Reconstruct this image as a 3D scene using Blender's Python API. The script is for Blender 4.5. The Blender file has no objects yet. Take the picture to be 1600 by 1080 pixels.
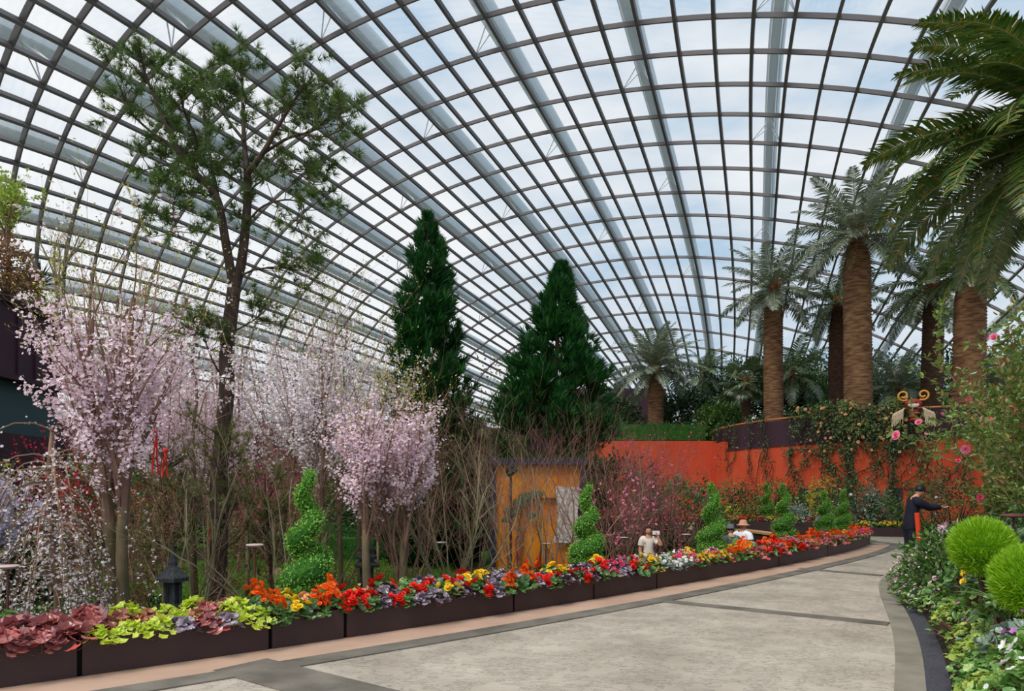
import bpy, math, random
import numpy as np
from mathutils import Vector, Matrix
C = bpy.context.scene.collection
F, HZ, CX, CH = 1070.0, 770.0, 800.0, 1.6
PI = math.pi
rs = np.random.RandomState(7)

def at(x, y, Y):
    """point seen at photo pixel x, y when it stands Y metres ahead"""
    return np.array([(x - CX) / F * Y, Y, CH + (HZ - y) / F * Y])

def gxy(x, y, z=0.0):
    """ground point (height z) seen at pixel x, y"""
    Y = (CH - z) * F / (y - HZ)
    return np.array([(x - CX) / F * Y, Y, z])

# ---------------------------------------------------------------- materials
def newmat(name):
    m = bpy.data.materials.new(name); m.use_nodes = True
    nt = m.node_tree; nt.nodes.clear()
    return m, nt, nt.nodes.new('ShaderNodeOutputMaterial')

def srgb(c):
    return tuple([(x / 255 / 12.92 if x / 255 <= .04045 else ((x / 255 + .055) / 1.055) ** 2.4) for x in c]) + (1,)

def solid(name, c, rough=.6, c2=None, scale=8, metal=0, bump=0, bscale=40, stretch=None, spec=.3, detail=5):
    m, nt, out = newmat(name)
    b = nt.nodes.new('ShaderNodeBsdfPrincipled')
    b.inputs['Roughness'].default_value = rough; b.inputs['Metallic'].default_value = metal
    b.inputs['Specular IOR Level'].default_value = spec
    b.inputs['Base Color'].default_value = srgb(c)
    tc = nt.nodes.new('ShaderNodeTexCoord'); vec = tc.outputs['Object']
    if stretch:
        mp = nt.nodes.new('ShaderNodeMapping'); mp.inputs['Scale'].default_value = stretch
        nt.links.new(vec, mp.inputs[0]); vec = mp.outputs[0]
    if c2:
        n = nt.nodes.new('ShaderNodeTexNoise'); n.inputs['Scale'].default_value = scale; n.inputs['Detail'].default_value = detail
        r = nt.nodes.new('ShaderNodeValToRGB'); r.color_ramp.elements[0].position = .35; r.color_ramp.elements[1].position = .65
        r.color_ramp.elements[0].color = srgb(c); r.color_ramp.elements[1].color = srgb(c2)
        nt.links.new(vec, n.inputs['Vector']); nt.links.new(n.outputs['Fac'], r.inputs[0]); nt.links.new(r.outputs[0], b.inputs['Base Color'])
    if bump:
        n2 = nt.nodes.new('ShaderNodeTexNoise'); n2.inputs['Scale'].default_value = bscale; n2.inputs['Detail'].default_value = 4
        bp = nt.nodes.new('ShaderNodeBump'); bp.inputs['Strength'].default_value = bump; bp.inputs['Distance'].default_value = .02
        nt.links.new(vec, n2.inputs['Vector']); nt.links.new(n2.outputs['Fac'], bp.inputs['Height']); nt.links.new(bp.outputs[0], b.inputs['Normal'])
    nt.links.new(b.outputs[0], out.inputs[0])
    return m

def leafm(name, c1, c2, c3=None, trans=.3, gloss=.06, rough=.4):
    """leaf or petal: every leaf takes its own colour between c1 and c2 (a few c3)"""
    m, nt, out = newmat(name)
    g = nt.nodes.new('ShaderNodeNewGeometry')
    r = nt.nodes.new('ShaderNodeValToRGB')
    r.color_ramp.elements[0].color = srgb(c1); r.color_ramp.elements[1].color = srgb(c2)
    if c3:
        r.color_ramp.elements[1].position = .8
        e = r.color_ramp.elements.new(.97); e.color = srgb(c3)
    nt.links.new(g.outputs['Random Per Island'], r.inputs[0])
    d = nt.nodes.new('ShaderNodeBsdfDiffuse'); t = nt.nodes.new('ShaderNodeBsdfTranslucent')
    gl = nt.nodes.new('ShaderNodeBsdfGlossy'); gl.inputs['Roughness'].default_value = rough
    a = nt.nodes.new('ShaderNodeMixShader'); a.inputs[0].default_value = trans
    b = nt.nodes.new('ShaderNodeMixShader'); b.inputs[0].default_value = gloss
    nt.links.new(r.outputs[0], d.inputs[0]); nt.links.new(r.outputs[0], t.inputs[0])
    nt.links.new(d.outputs[0], a.inputs[1]); nt.links.new(t.outputs[0], a.inputs[2])
    nt.links.new(a.outputs[0], b.inputs[1]); nt.links.new(gl.outputs[0], b.inputs[2])
    nt.links.new(b.outputs[0], out.inputs[0])
    return m

M = {}
M['bark'] = solid('dark bark', (52, 42, 38), .9, (84, 70, 60), 12, bump=.5, stretch=(1, 1, .3))
M['mossbark'] = solid('mossy bark', (92, 84, 58), .9, (120, 104, 80), 9, bump=.4, stretch=(1, 1, .4))
M['twig'] = solid('brown twig', (112, 84, 72), .8, (146, 116, 98), 3)
M['redtwig'] = solid('reddish twig', (112, 70, 66), .8, (136, 96, 84), 3)
M['greytwig'] = solid('grey green twig', (120, 112, 82), .8, (150, 138, 112), 3)
M['palmbark'] = solid('palm trunk', (92, 62, 42), .9, (150, 114, 82), 2.6, bump=.8, bscale=14, stretch=(1, 1, 5))
M['palmred'] = solid('palm fibre', (96, 52, 34), .9, (150, 96, 60), 5, bump=.6, stretch=(1, 1, .4))
M['darkpalm'] = solid('dark palm trunk', (66, 46, 38), .9, (98, 72, 56), 5, bump=.7, stretch=(1, 1, 3))
M['steel'] = solid('grey roof steel', (106, 101, 103), .55, (116, 110, 112), .6, spec=.4)
M['arch'] = None
M['strut'] = solid('white strut steel', (225, 228, 232), .5)
M['orange'] = solid('orange painted wall', (220, 92, 60), .8, (204, 80, 52), .8, bump=.1, bscale=3, spec=.15)
M['purple'] = solid('plum metal cladding', (74, 44, 56), .6, (64, 38, 50), 1, spec=.3)
M['darkpurple'] = solid('dark plum mesh', (66, 44, 54), .7)
M['planter'] = solid('dark brown planter metal', (62, 44, 44), .5, (68, 50, 48), 2, spec=.35)
M['joint'] = solid('gap shade black', (18, 16, 16), .8)
M['soil'] = solid('dark soil', (48, 36, 28), 1, (30, 24, 20), 14, bump=.6)
M['rail'] = solid('tan handrail', (196, 120, 72), .5)
M['stone'] = solid('dark cast stone', (52, 54, 58), .85, (78, 80, 80), 20, bump=.5)
M['rock'] = solid('pale brown rock', (150, 126, 92), .9, (104, 88, 70), 5, bump=.8, bscale=8)
M['greyrock'] = solid('grey rock', (150, 148, 146), .9, (96, 92, 90), 5, bump=.8, bscale=8)
M['rust'] = solid('rusty brown metal', (98, 58, 52), .6, (78, 44, 42), 10)
M['lampdisc'] = solid('grey pink enamel', (190, 168, 172), .5)
M['gold'] = solid('golden orange screen', (222, 138, 20), .6, (206, 112, 24), 1.4)
M['navy'] = solid('navy post', (38, 38, 54), .6)
M['marble'] = solid('pale veined panel', (226, 222, 216), .5, (176, 166, 164), 12, detail=9)
M['pineart'] = solid('painted pine green', (66, 104, 66), .7, (44, 80, 56), 12)
M['trunkart'] = solid('painted pine trunk', (112, 58, 28), .7)
M['teal'] = solid('grey teal metal', (62, 84, 88), .5)
M['pale'] = solid('pale grey plastic', (186, 192, 190), .4)
M['wood'] = solid('light timber', (206, 164, 120), .6, (186, 140, 98), 6, stretch=(.3, 4, 4))
M['skin'] = solid('skin', (206, 154, 124), .6)
M['hair'] = solid('black hair', (28, 24, 26), .6)
M['cream'] = solid('cream cloth', (232, 218, 206), .85)
M['white'] = solid('white cloth', (232, 236, 244), .85)
M['slate'] = solid('slate cloth', (84, 88, 96), .85)
M['greenbag'] = solid('green nylon', (104, 132, 78), .7)
M['navycloth'] = solid('dark navy cloth', (32, 34, 50), .85, (24, 26, 40), 9)
M['tanhat'] = solid('tan hat felt', (202, 152, 122), .85)
M['greyhat'] = solid('grey hat cotton', (104, 106, 116), .85)
M['black'] = solid('black plastic', (22, 22, 24), .5)
M['whiteplastic'] = solid('white plastic', (238, 238, 238), .4)
M['red'] = solid('red paint', (212, 48, 34), .6)
M['orangered'] = solid('orange red paint', (228, 74, 36), .6)
M['redwicker'] = solid('red woven wicker', (184, 68, 58), .8, (140, 46, 44), 30)
M['tassel'] = solid('cream rope', (220, 204, 176), .9, (184, 160, 128), 20)
M['goldcurl'] = solid('gold curl', (232, 164, 72), .5)
M['ribbon'] = solid('red ribbon', (226, 40, 34), .7)
M['niche'] = solid('dark grey panel', (62, 58, 58), .6)

M['arch'] = leafm('pale translucent arch cladding', (240, 244, 246), (240, 244, 246), trans=.6, gloss=.08)
M['needle'] = leafm('pine needles', (50, 84, 34), (96, 128, 52), (96, 84, 44), trans=.35)
M['oldneedle'] = leafm('olive needles', (92, 98, 44), (122, 132, 66), (120, 84, 50), trans=.3)
M['conifer'] = leafm('dark conifer sprays', (14, 58, 30), (40, 96, 38), (62, 120, 40), trans=.25, gloss=.03)
M['box'] = leafm('topiary leaves', (74, 136, 38), (142, 198, 70), (180, 220, 104), trans=.35)
M['boxcore'] = solid('topiary inner twigs', (34, 78, 24), .9, (50, 104, 32), 30)
M['kochia'] = leafm('bright feathery leaves', (104, 160, 16), (168, 214, 40), (190, 224, 60), trans=.4)
M['kcore'] = solid('feathery bush inside', (64, 112, 16), .9, (84, 134, 22), 30)
M['palm'] = leafm('palm leaflets', (58, 84, 46), (100, 124, 76), (150, 164, 124), trans=.25, gloss=.12)
M['palmgreen'] = leafm('large palm leaflets', (50, 86, 30), (96, 130, 48), (164, 140, 50), trans=.3, gloss=.1)
M['palmgrey'] = leafm('grey palm leaflets', (88, 104, 82), (136, 148, 124), (172, 180, 152), trans=.25, gloss=.12)
M['rachis'] = solid('palm leaf rib', (150, 152, 104), .5)
M['oldfrond'] = leafm('dry frond', (150, 116, 76), (180, 150, 104), trans=.2)
M['pinkblossom'] = leafm('pale pink blossom', (242, 210, 226), (252, 240, 246), trans=.3, gloss=.0)
M['whiteblossom'] = leafm('white blossom', (240, 226, 234), (252, 248, 250), trans=.3, gloss=.0)
M['lavblossom'] = leafm('lavender white blossom', (214, 208, 236), (240, 234, 246), trans=.3, gloss=.0)
M['magenta'] = leafm('magenta blossom', (206, 62, 112), (236, 112, 150), trans=.3, gloss=.0)
M['crimson'] = leafm('crimson blossom', (196, 22, 56), (228, 54, 84), trans=.3, gloss=.0)
M['budleaf'] = leafm('young yellow green leaves', (150, 158, 54), (190, 196, 84), trans=.4)
M['shrubleaf'] = leafm('mid green leaves', (50, 92, 36), (96, 136, 58), (140, 166, 84), trans=.3)
M['darkleaf'] = leafm('dark green leaves', (26, 56, 28), (56, 88, 44), (84, 110, 60), trans=.25)
M['olive'] = leafm('olive leaves', (92, 104, 44), (140, 148, 70), (180, 130, 70), trans=.3)
M['roseleaf'] = leafm('rose leaves', (84, 116, 48), (136, 160, 74), (176, 120, 84), trans=.35)
M['yellowleaf'] = leafm('yellow variegated leaves', (150, 160, 50), (214, 206, 90), (90, 120, 40), trans=.35)
M['silver'] = leafm('silver leaves', (110, 134, 118), (158, 176, 160), trans=.25)
M['ivy'] = leafm('ivy leaves', (34, 72, 34), (76, 112, 56), (110, 140, 80), trans=.25)
M['cordyline'] = leafm('dark maroon straps', (58, 28, 38), (96, 48, 58), (150, 118, 130), trans=.2, gloss=.15)
M['yucca'] = leafm('yucca leaves', (28, 58, 34), (54, 84, 48), trans=.15, gloss=.1)
M['willow'] = leafm('willow leaves', (136, 166, 48), (176, 198, 84), trans=.45)
M['maple'] = leafm('rusty small leaves', (120, 78, 50), (152, 110, 70), (96, 100, 52), trans=.35)
M['grass'] = leafm('grass blades', (70, 118, 26), (116, 160, 44), trans=.35)
M['lime'] = leafm('lime leaves', (176, 204, 36), (226, 236, 90), trans=.4)
M['coral'] = leafm('coral red leaves', (128, 66, 76), (200, 120, 112), (216, 84, 76), trans=.35, gloss=.1)
M['bronze'] = leafm('bronze leaves', (156, 86, 62), (200, 130, 100), (120, 60, 64), trans=.3, gloss=.1)
M['plum'] = leafm('plum leaves', (62, 42, 54), (104, 78, 92), (150, 132, 146), trans=.2, gloss=.15)
M['silverplum'] = leafm('silvery plum leaves', (120, 104, 124), (164, 150, 166), (86, 60, 78), trans=.2, gloss=.12)
M['greenleaf'] = leafm('fresh green leaves', (58, 108, 46), (108, 150, 72), (150, 180, 100), trans=.3, gloss=.1)
M['grndcov'] = leafm('soft green leaves', (78, 130, 54), (134, 176, 88), (176, 204, 120), trans=.35)
M['limecov'] = leafm('yellow green leaves', (140, 170, 60), (190, 208, 100), (110, 140, 60), trans=.35)
for n, a, b in (('f_red', (216, 24, 22), (240, 60, 44)), ('f_orange', (240, 84, 20), (250, 134, 50)), ('f_yellow', (240, 196, 20), (252, 226, 80)),
                ('f_pink', (232, 112, 150), (246, 164, 190)), ('f_rose', (222, 60, 110), (240, 110, 150)), ('f_white', (240, 236, 232), (252, 250, 250)),
                ('f_peach', (244, 170, 120), (250, 196, 158)), ('f_violet', (176, 84, 180), (206, 130, 208)), ('f_palepink', (232, 190, 212), (246, 220, 232))):
    M[n] = leafm('petals ' + n[2:], a, b, trans=.25, gloss=.02)

# ---------------------------------------------------------------- mesh building
class MB:
    def __init__(s): s.v = []; s.f = []; s.n = 0
    def add(s, v, f, m=0):
        v = np.asarray(v, float).reshape(-1, 3); f = np.asarray(f, int)
        s.v.append(v); s.f.append((f + s.n, m)); s.n += len(v)
    def build(s, name, mats, parent=None, smooth=False, loc=None):
        me = bpy.data.meshes.new(name)
        v = np.concatenate(s.v) if s.v else np.zeros((0, 3))
        me.vertices.add(len(v)); me.vertices.foreach_set('co', v.astype(np.float32).ravel())
        loops = np.concatenate([f.ravel() for f, m in s.f]); tot = np.concatenate([np.full(len(f), f.shape[1]) for f, m in s.f])
        mi = np.concatenate([np.full(len(f), m) for f, m in s.f])
        me.loops.add(len(loops)); me.loops.foreach_set('vertex_index', loops.astype(np.int32))
        me.polygons.add(len(tot)); st = np.concatenate([[0], np.cumsum(tot)[:-1]])
        me.polygons.foreach_set('loop_start', st.astype(np.int32)); me.polygons.foreach_set('loop_total', tot.astype(np.int32))
        me.polygons.foreach_set('material_index', mi.astype(np.int32))
        me.polygons.foreach_set('use_smooth', np.full(len(tot), bool(smooth)))
        for m in (mats if isinstance(mats, (list, tuple)) else [mats]): me.materials.append(M[m])
        me.update(calc_edges=True); me.validate()
        o = bpy.data.objects.new(name, me); C.objects.link(o)
        if parent is not None: o.parent = parent
        if loc is not None: o.location = tuple(loc)
        return o

def tag(o, label=None, cat=None, group=None, kind=None):
    if label: o['label'] = label
    if cat: o['category'] = cat
    if group: o['group'] = group
    if kind: o['kind'] = kind
    return o

def empty(name, loc, label=None, cat=None, group=None, kind=None, rz=0):
    o = bpy.data.objects.new(name, None); C.objects.link(o); o.location = tuple(loc); o.rotation_euler = (0, 0, rz)
    o.empty_display_size = .1
    return tag(o, label, cat, group, kind)

def copy_tree(o, parent=None):
    c = o.copy(); C.objects.link(c)
    if parent is not None: c.parent = parent
    for ch in [x for x in o.children]: copy_tree(ch, c)
    return c

class Kind:
    """first place() uses the original itself, later ones copy it"""
    def __init__(s, proto): s.p = proto; s.used = False
    def place(s, loc, rz=0, sc=1.0, label=None, group=None, tilt=(0, 0)):
        o = copy_tree(s.p) if s.used else s.p
        s.last = o
        s.used = True
        o.location = tuple(loc); o.rotation_euler = (tilt[0], tilt[1], rz)
        o.scale = (sc,) * 3 if np.isscalar(sc) else tuple(sc)
        if label: o['label'] = label
        if group: o['group'] = group
        return o

def box(mb, c, s, m=0, rz=0):
    x, y, z = np.array(s) / 2
    v = np.array([[-x, -y, -z], [x, -y, -z], [x, y, -z], [-x, y, -z], [-x, -y, z], [x, -y, z], [x, y, z], [-x, y, z]])
    if rz: cs, sn = math.cos(rz), math.sin(rz); v = v @ np.array([[cs, sn, 0], [-sn, cs, 0], [0, 0, 1]])
    mb.add(v + np.array(c), [[0, 3, 2, 1], [4, 5, 6, 7], [0, 1, 5, 4], [1, 2, 6, 5], [2, 3, 7, 6], [3, 0, 4, 7]], m)

def unit(a): return a / np.maximum(np.linalg.norm(a, axis=-1, keepdims=True), 1e-9)

def frames(d, rng, up=None, roll=True):
    """rotation matrices whose y column is d; z column leans to `up` or is random"""
    d = unit(np.asarray(d, float)); N = len(d)
    ref = np.tile([0, 0, 1.0], (N, 1)) if up is None else np.asarray(up, float) * np.ones((N, 3))
    if roll: ref = ref + rng.normal(0, 1 if up is None else .35, (N, 3))
    x = unit(np.cross(d, ref)); z = np.cross(x, d)
    return np.stack([x, d, z], -1)

def scatter(mb, tm, P, R, S, m=0):
    tv, tf = tm; N = len(P)
    if N == 0: return
    S = np.asarray(S, float)
    S = S.reshape(N, 1, 1) if S.ndim == 1 else S.reshape(N, 1, 3)
    v = np.einsum('nij,nkj->nki', R, tv[None] * S) + P[:, None]
    f = tf[None] + (np.arange(N) * len(tv))[:, None, None]
    mb.add(v.reshape(-1, 3), f.reshape(-1, tf.shape[1]), m)

def segs(mb, S, k=4, m=0):
    """tapered prisms: S rows p0(3) p1(3) r0 r1"""
    S = np.asarray(S, float)
    if len(S) == 0: return
    p0, p1, r0, r1 = S[:, :3], S[:, 3:6], S[:, 6], S[:, 7]
    d = unit(p1 - p0); ref = np.where(np.abs(d[:, 2:3]) > .9, [[1.0, 0, 0]], [[0, 0, 1.0]])
    x = unit(np.cross(d, ref)); y = np.cross(d, x)
    a = np.arange(k) * 2 * PI / k
    ring = x[:, None] * np.cos(a)[None, :, None] + y[:, None] * np.sin(a)[None, :, None]
    v = np.concatenate([p0[:, None] + ring * r0[:, None, None], p1[:, None] + ring * r1[:, None, None]], 1)
    q = np.array([[i, (i + 1) % k, k + (i + 1) % k, k + i] for i in range(k)])
    f = q[None] + (np.arange(len(S)) * 2 * k)[:, None, None]
    mb.add(v.reshape(-1, 3), f.reshape(-1, 4), m)

def tube(mb, pts, rad, k=8, m=0, caps=True, sq=1.0):
    pts = np.asarray(pts, float); rad = np.asarray(rad, float) * np.ones(len(pts))
    t = np.gradient(pts, axis=0); t = unit(t)
    x = np.cross(t[0], [0, 0, 1.0]);
    if np.linalg.norm(x) < .1: x = np.array([1.0, 0, 0])
    x = x / np.linalg.norm(x); V = []
    a = np.arange(k) * 2 * PI / k
    for i in range(len(pts)):
        x = x - t[i] * np.dot(x, t[i]); x /= max(np.linalg.norm(x), 1e-9); y = np.cross(t[i], x)
        V.append(pts[i] + (np.cos(a)[:, None] * x + np.sin(a)[:, None] * y * sq) * rad[i])
    n = len(pts)
    f = [[i * k + j, i * k + (j + 1) % k, (i + 1) * k + (j + 1) % k, (i + 1) * k + j] for i in range(n - 1) for j in range(k)]
    base = mb.n
    mb.add(np.concatenate(V), f, m)
    if caps:
        for e, r in ((0, range(k - 1, -1, -1)), (n - 1, range(k))):
            mb.v.append(np.array([pts[e]])); ci = mb.n; mb.n += 1
            r = list(r)
            mb.f.append((np.array([[ci, base + e * k + r[j], base + e * k + r[(j + 1) % k]] for j in range(k)]), m))

def lathe(mb, prof, k=24, m=0, c=(0, 0, 0)):
    prof = np.asarray(prof, float); a = np.arange(k) * 2 * PI / k
    v = np.stack([prof[:, None, 0] * np.cos(a), prof[:, None, 0] * np.sin(a), np.repeat(prof[:, 1:2], k, 1)], -1)
    n = len(prof)
    f = [[i * k + j, i * k + (j + 1) % k, (i + 1) * k + (j + 1) % k, (i + 1) * k + j] for i in range(n - 1) for j in range(k)]
    mb.add(v.reshape(-1, 3) + np.array(c), f, m)

def blob(mb, c, r, rng, amp=.15, nu=16, nv=10, m=0, freq=3):
    u = np.arange(nu) * 2 * PI / nu; w = np.linspace(0, PI, nv)
    ph = rng.uniform(0, 6, 6)
    U, W = np.meshgrid(u, w, indexing='ij')
    k = 1 + amp * (np.sin(freq * U + ph[0]) * np.sin(2 * W + ph[1]) + .5 * np.sin((freq + 2) * U + ph[2]) * np.sin(4 * W + ph[3])) * np.sin(W)
    r = np.array(r) * np.ones(3)
    v = np.stack([r[0] * k * np.cos(U) * np.sin(W), r[1] * k * np.sin(U) * np.sin(W), r[2] * k * np.cos(W)], -1) + np.array(c)
    f = [[i * nv + j, i * nv + j + 1, ((i + 1) % nu) * nv + j + 1, ((i + 1) % nu) * nv + j] for i in range(nu) for j in range(nv - 1)]
    mb.add(v.reshape(-1, 3), f, m)

# leaf templates: (verts, faces); leaf runs along +y from the origin, length 1
T_LEAF = (np.array([[0, 0, 0], [.22, .28, .06], [.2, .66, .05], [0, 1, -.08], [-.2, .66, .05], [-.22, .28, .06]]), np.array([[0, 1, 2, 3], [0, 3, 4, 5]]))
T_BLADE = (np.array([[-.04, 0, 0], [.04, 0, 0], [.03, .6, .02], [-.03, .6, .02], [0, 1, -.04]]), np.array([[0, 1, 2], [0, 2, 3], [3, 2, 4]]))
T_THIN = (np.array([[-.03, 0, 0], [.03, 0, 0], [0, 1, 0]]), np.array([[0, 1, 2]]))
def lobed(nl=5, cup=.12, deep=.55):
    v = [[0, .0, 0]]
    n = nl * 2
    for i in range(n + 1):
        a = -PI * .83 + 1.66 * PI * i / n
        r = .5 if i % 2 == 1 else .5 * deep + .08
        v.append([r * math.sin(a) * 1.05, .42 + r * math.cos(a), cup * (r * 2) ** 2 * (1 if i % 2 else .4)])
    v[0] = [0, .38, 0]
    return np.array(v), np.array([[0, i + 1, i + 2] for i in range(n)] + [[0, n + 1, 1]])
T_LOBE = lobed()
T_ROUND = lobed(5, .16, .85)
def petals(n, w=.42, tilt=.35, inner=False):
    v = []; f = []
    for ring, (sc, tl, z) in enumerate([(1, tilt, 0)] + ([(.62, tilt + .5, .08)] if inner else [])):
        for i in range(n):
            a = 2 * PI * i / n + ring * PI / n
            c, s = math.cos(a), math.sin(a); b = len(v)
            for (x, y) in ((0, .04), (w, .6), (w * .5, 1), (-w * .5, 1), (-w, .6)):
                yy = y * sc * .5; xx = x * sc * .5; h = z + math.sin(tl) * yy; yy2 = yy * math.cos(tl)
                v.append([xx * c - yy2 * s, xx * s + yy2 * c, h])
            f.append([b, b + 1, b + 2, b + 3, b + 4])
    v = np.array(v)[:, [0, 2, 1]] * [1, 1, -1]        # axis of the flower is +y
    return v, np.array(f)
T_FLOWER = petals(5)
T_DOUBLE = petals(6, .55, .4, True)
_a, _b = petals(8, .5, .3), petals(5, .6, .9, True)
T_ROSE = (np.concatenate([_a[0], _b[0] * .8 + [0, .04, 0]]), np.concatenate([_a[1], _b[1] + len(_a[0])]))
T_DAISY = petals(9, .2, .15)
def fan(n=13, spread=1.0, L=1.0, seed=1):
    r = np.random.RandomState(seed); v = []; f = []
    for i in range(n):
        th = r.uniform(0, spread) ** .7; ph = r.uniform(0, 2 * PI)
        d = np.array([math.sin(th) * math.cos(ph), math.cos(th), math.sin(th) * math.sin(ph)])
        sd = unit(np.cross(d, [0, .3, 1.0])); l = L * r.uniform(.7, 1); b = len(v)
        w = .045
        v += [-sd * w * .4, sd * w * .4, d * l * .5 + sd * w, d * l, d * l * .5 - sd * w]
        f.append([b, b + 1, b + 2, b + 3, b + 4])
    return np.array(v), np.array(f)
T_SPRAY = fan(12, .75)
def tuft(n=26, seed=2, w=.012):
    r = np.random.RandomState(seed); v = []; f = []
    for i in range(n):
        th = r.uniform(.15, 1.75); ph = r.uniform(0, 2 * PI)
        d = np.array([math.sin(th) * math.cos(ph), math.cos(th), math.sin(th) * math.sin(ph)])
        sd = unit(np.cross(d, [.2, .3, 1.0])); b = len(v); l = r.uniform(.7, 1)
        v += [-sd * w, sd * w, d * l]; f.append([b, b + 1, b + 2])
    return np.array(v), np.array(f)
T_TUFT = tuft(30, 2, .03)

# ---------------------------------------------------------------- growth
def grow(rng, p, d, L, r, lv, cfg, S, tips):
    c = cfg[lv]; n = c.get('n', 5); p = np.array(p, float); d = unit(np.array(d, float))
    last = lv == len(cfg) - 1
    kids = c.get('kids', 0); pts = []
    for i in range(n):
        d = unit(d + rng.normal(0, c.get('wig', .12), 3) + np.array([0, 0, c.get('up', .05)]))
        q = p + d * L / n; r2 = r * (1 - c.get('taper', .6) / n * 1.0) if not last else r * (1 - .8 / n)
        S.append([*p, *q, r, r2]); pts.append((q, d, r2))
        if c.get('tip', last): tips.append([*q, *d])
        p, r = q, r2
    if not last:
        for k in range(kids):
            f = c.get('from', .25) + (1 - c.get('from', .25)) * (k + rng.uniform(0, 1)) / kids
            q, dd, rr = pts[min(n - 1, int(f * n))]
            a = c.get('ang', .7) * rng.uniform(.7, 1.3); ph = rng.uniform(0, 2 * PI)
            x = unit(np.cross(dd, [.1, .2, 1.0])); y = np.cross(dd, x)
            nd = dd * math.cos(a) + (x * math.cos(ph) + y * math.sin(ph)) * math.sin(a)
            grow(rng, q, nd, L * c.get('lr', .6) * rng.uniform(.7, 1.2), max(rr * c.get('rr', .6), c.get('rmin', .002)), lv + 1, cfg, S, tips)

# ---------------------------------------------------------------- camera, sky, sun
cam = bpy.data.cameras.new('camera'); co = bpy.data.objects.new('camera', cam); C.objects.link(co)
cam.sensor_width = 36; cam.lens = F / 1600 * 36; cam.shift_y = (HZ - 540) / 1600; cam.clip_end = 600
co.location = (0, 0, CH); co.rotation_euler = (PI / 2, 0, 0); bpy.context.scene.camera = co
vs = bpy.context.scene.view_settings
vs.view_transform = 'Standard'; vs.look = 'None'; vs.gamma = 1; vs.use_curve_mapping = False; vs.exposure = 0.35
w = bpy.data.worlds.new('sky'); bpy.context.scene.world = w; w.use_nodes = True
nt = w.node_tree; nt.nodes.clear(); out = nt.nodes.new('ShaderNodeOutputWorld'); bg = nt.nodes.new('ShaderNodeBackground')
tc = nt.nodes.new('ShaderNodeTexCoord'); mp = nt.nodes.new('ShaderNodeMapping'); mp.inputs['Scale'].default_value = (1, 1, 2.6)
n1 = nt.nodes.new('ShaderNodeTexNoise'); n1.inputs['Scale'].default_value = 3.2; n1.inputs['Detail'].default_value = 6; n1.inputs['Roughness'].default_value = .55
sep = nt.nodes.new('ShaderNodeSeparateXYZ')
# clouds thicker towards the left, thinner with blue gaps towards the right
ma = nt.nodes.new('ShaderNodeMath'); ma.operation = 'MULTIPLY_ADD'; ma.inputs[1].default_value = -.30; ma.inputs[2].default_value = .08
mb_ = nt.nodes.new('ShaderNodeMath'); mb_.operation = 'ADD'
r = nt.nodes.new('ShaderNodeValToRGB'); r.color_ramp.elements[0].position = .33; r.color_ramp.elements[1].position = .68
r.color_ramp.elements[0].color = srgb((164, 196, 224)); r.color_ramp.elements[1].color = srgb((246, 246, 248))
e = r.color_ramp.elements.new(.5); e.color = srgb((218, 226, 236))
nt.links.new(tc.outputs['Generated'], mp.inputs[0]); nt.links.new(mp.outputs[0], n1.inputs['Vector'])
nt.links.new(tc.outputs['Generated'], sep.inputs[0]); nt.links.new(sep.outputs[0], ma.inputs[0])
nt.links.new(ma.outputs[0], mb_.inputs[0]); nt.links.new(n1.outputs['Fac'], mb_.inputs[1])
nt.links.new(mb_.outputs[0], r.inputs[0]); nt.links.new(r.outputs[0], bg.inputs[0]); nt.links.new(bg.outputs[0], out.inputs[0])
bg.inputs[1].default_value = 0.86
sun = bpy.data.lights.new('sun', 'SUN'); sun.energy = 2.0; sun.angle = math.radians(25); sun.color = (1, .96, .9)
so = bpy.data.objects.new('sun', sun); C.objects.link(so); so.rotation_euler = Vector((.45, .55, -1)).to_track_quat('-Z', 'Y').to_euler()
so['kind'] = 'helper'

# ---------------------------------------------------------------- the glass dome
DC = np.array([[-1.1331, 7.2009, 2.5039, -0.9782, 13.8306, -0.9617, -2.5872, 1.2343, 0.3446, -0.4949],
               [29.0385, 18.9991, -0.079, -0.5378, -8.5791, 0.2753, 0.611, 1.9552, 0.1907, 0.4026],
               [14.6746, 0.0066, -3.7523, 0.32, -0.1786, 0.3807, -0.7797, -2.451, 0.0018, 0.0567]])
DS = 1.6
def dome(i, j):
    a = (np.asarray(i, float) + 10) / 15; b = (np.asarray(j, float) - 3) / 10
    B = np.stack([a ** m * b ** n for m in range(4) for n in range(4 - m)], -1)
    return B @ DC.T * DS + np.array([0, 0, CH])
def dome_n(i, j):
    e = .05
    n = np.cross(dome(i + e, j) - dome(i - e, j), dome(i, j + e) - dome(i, j - e))
    n = unit(n); return n * np.where(n[..., 2:3] < 0, -1, 1)
I0, I1, J0, J1 = -43, 15, -8, 22
root = empty('ceiling', (0, 0, 0), 'curved glass dome of steel ribs and square panes over the whole garden', kind='structure')
gi, gj = np.meshgrid(np.arange(I0, I1 + 1), np.arange(J0, J1 + 1), indexing='ij')
GP = dome(gi, gj)
def beam(name, P, N, T2, wd, dp, off, mat, ok):
    """box section along the points P; N outward normal, T2 sideways; off moves it outwards"""
    mb = MB(); P = P + N * off; n = len(P)
    cs = [(-.5, 0), (.5, 0), (.5, -1), (-.5, -1)]
    v = np.stack([P + T2 * wd * a + N * dp * b for a, b in cs], 1)
    f = [[i * 4 + k, i * 4 + (k + 1) % 4, (i + 1) * 4 + (k + 1) % 4, (i + 1) * 4 + k] for i in range(n - 1) if ok[i] and ok[i + 1] for k in range(4)]
    if not f: return None
    mb.add(v.reshape(-1, 3), f)
    return mb.build(name, mat, root)
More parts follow.
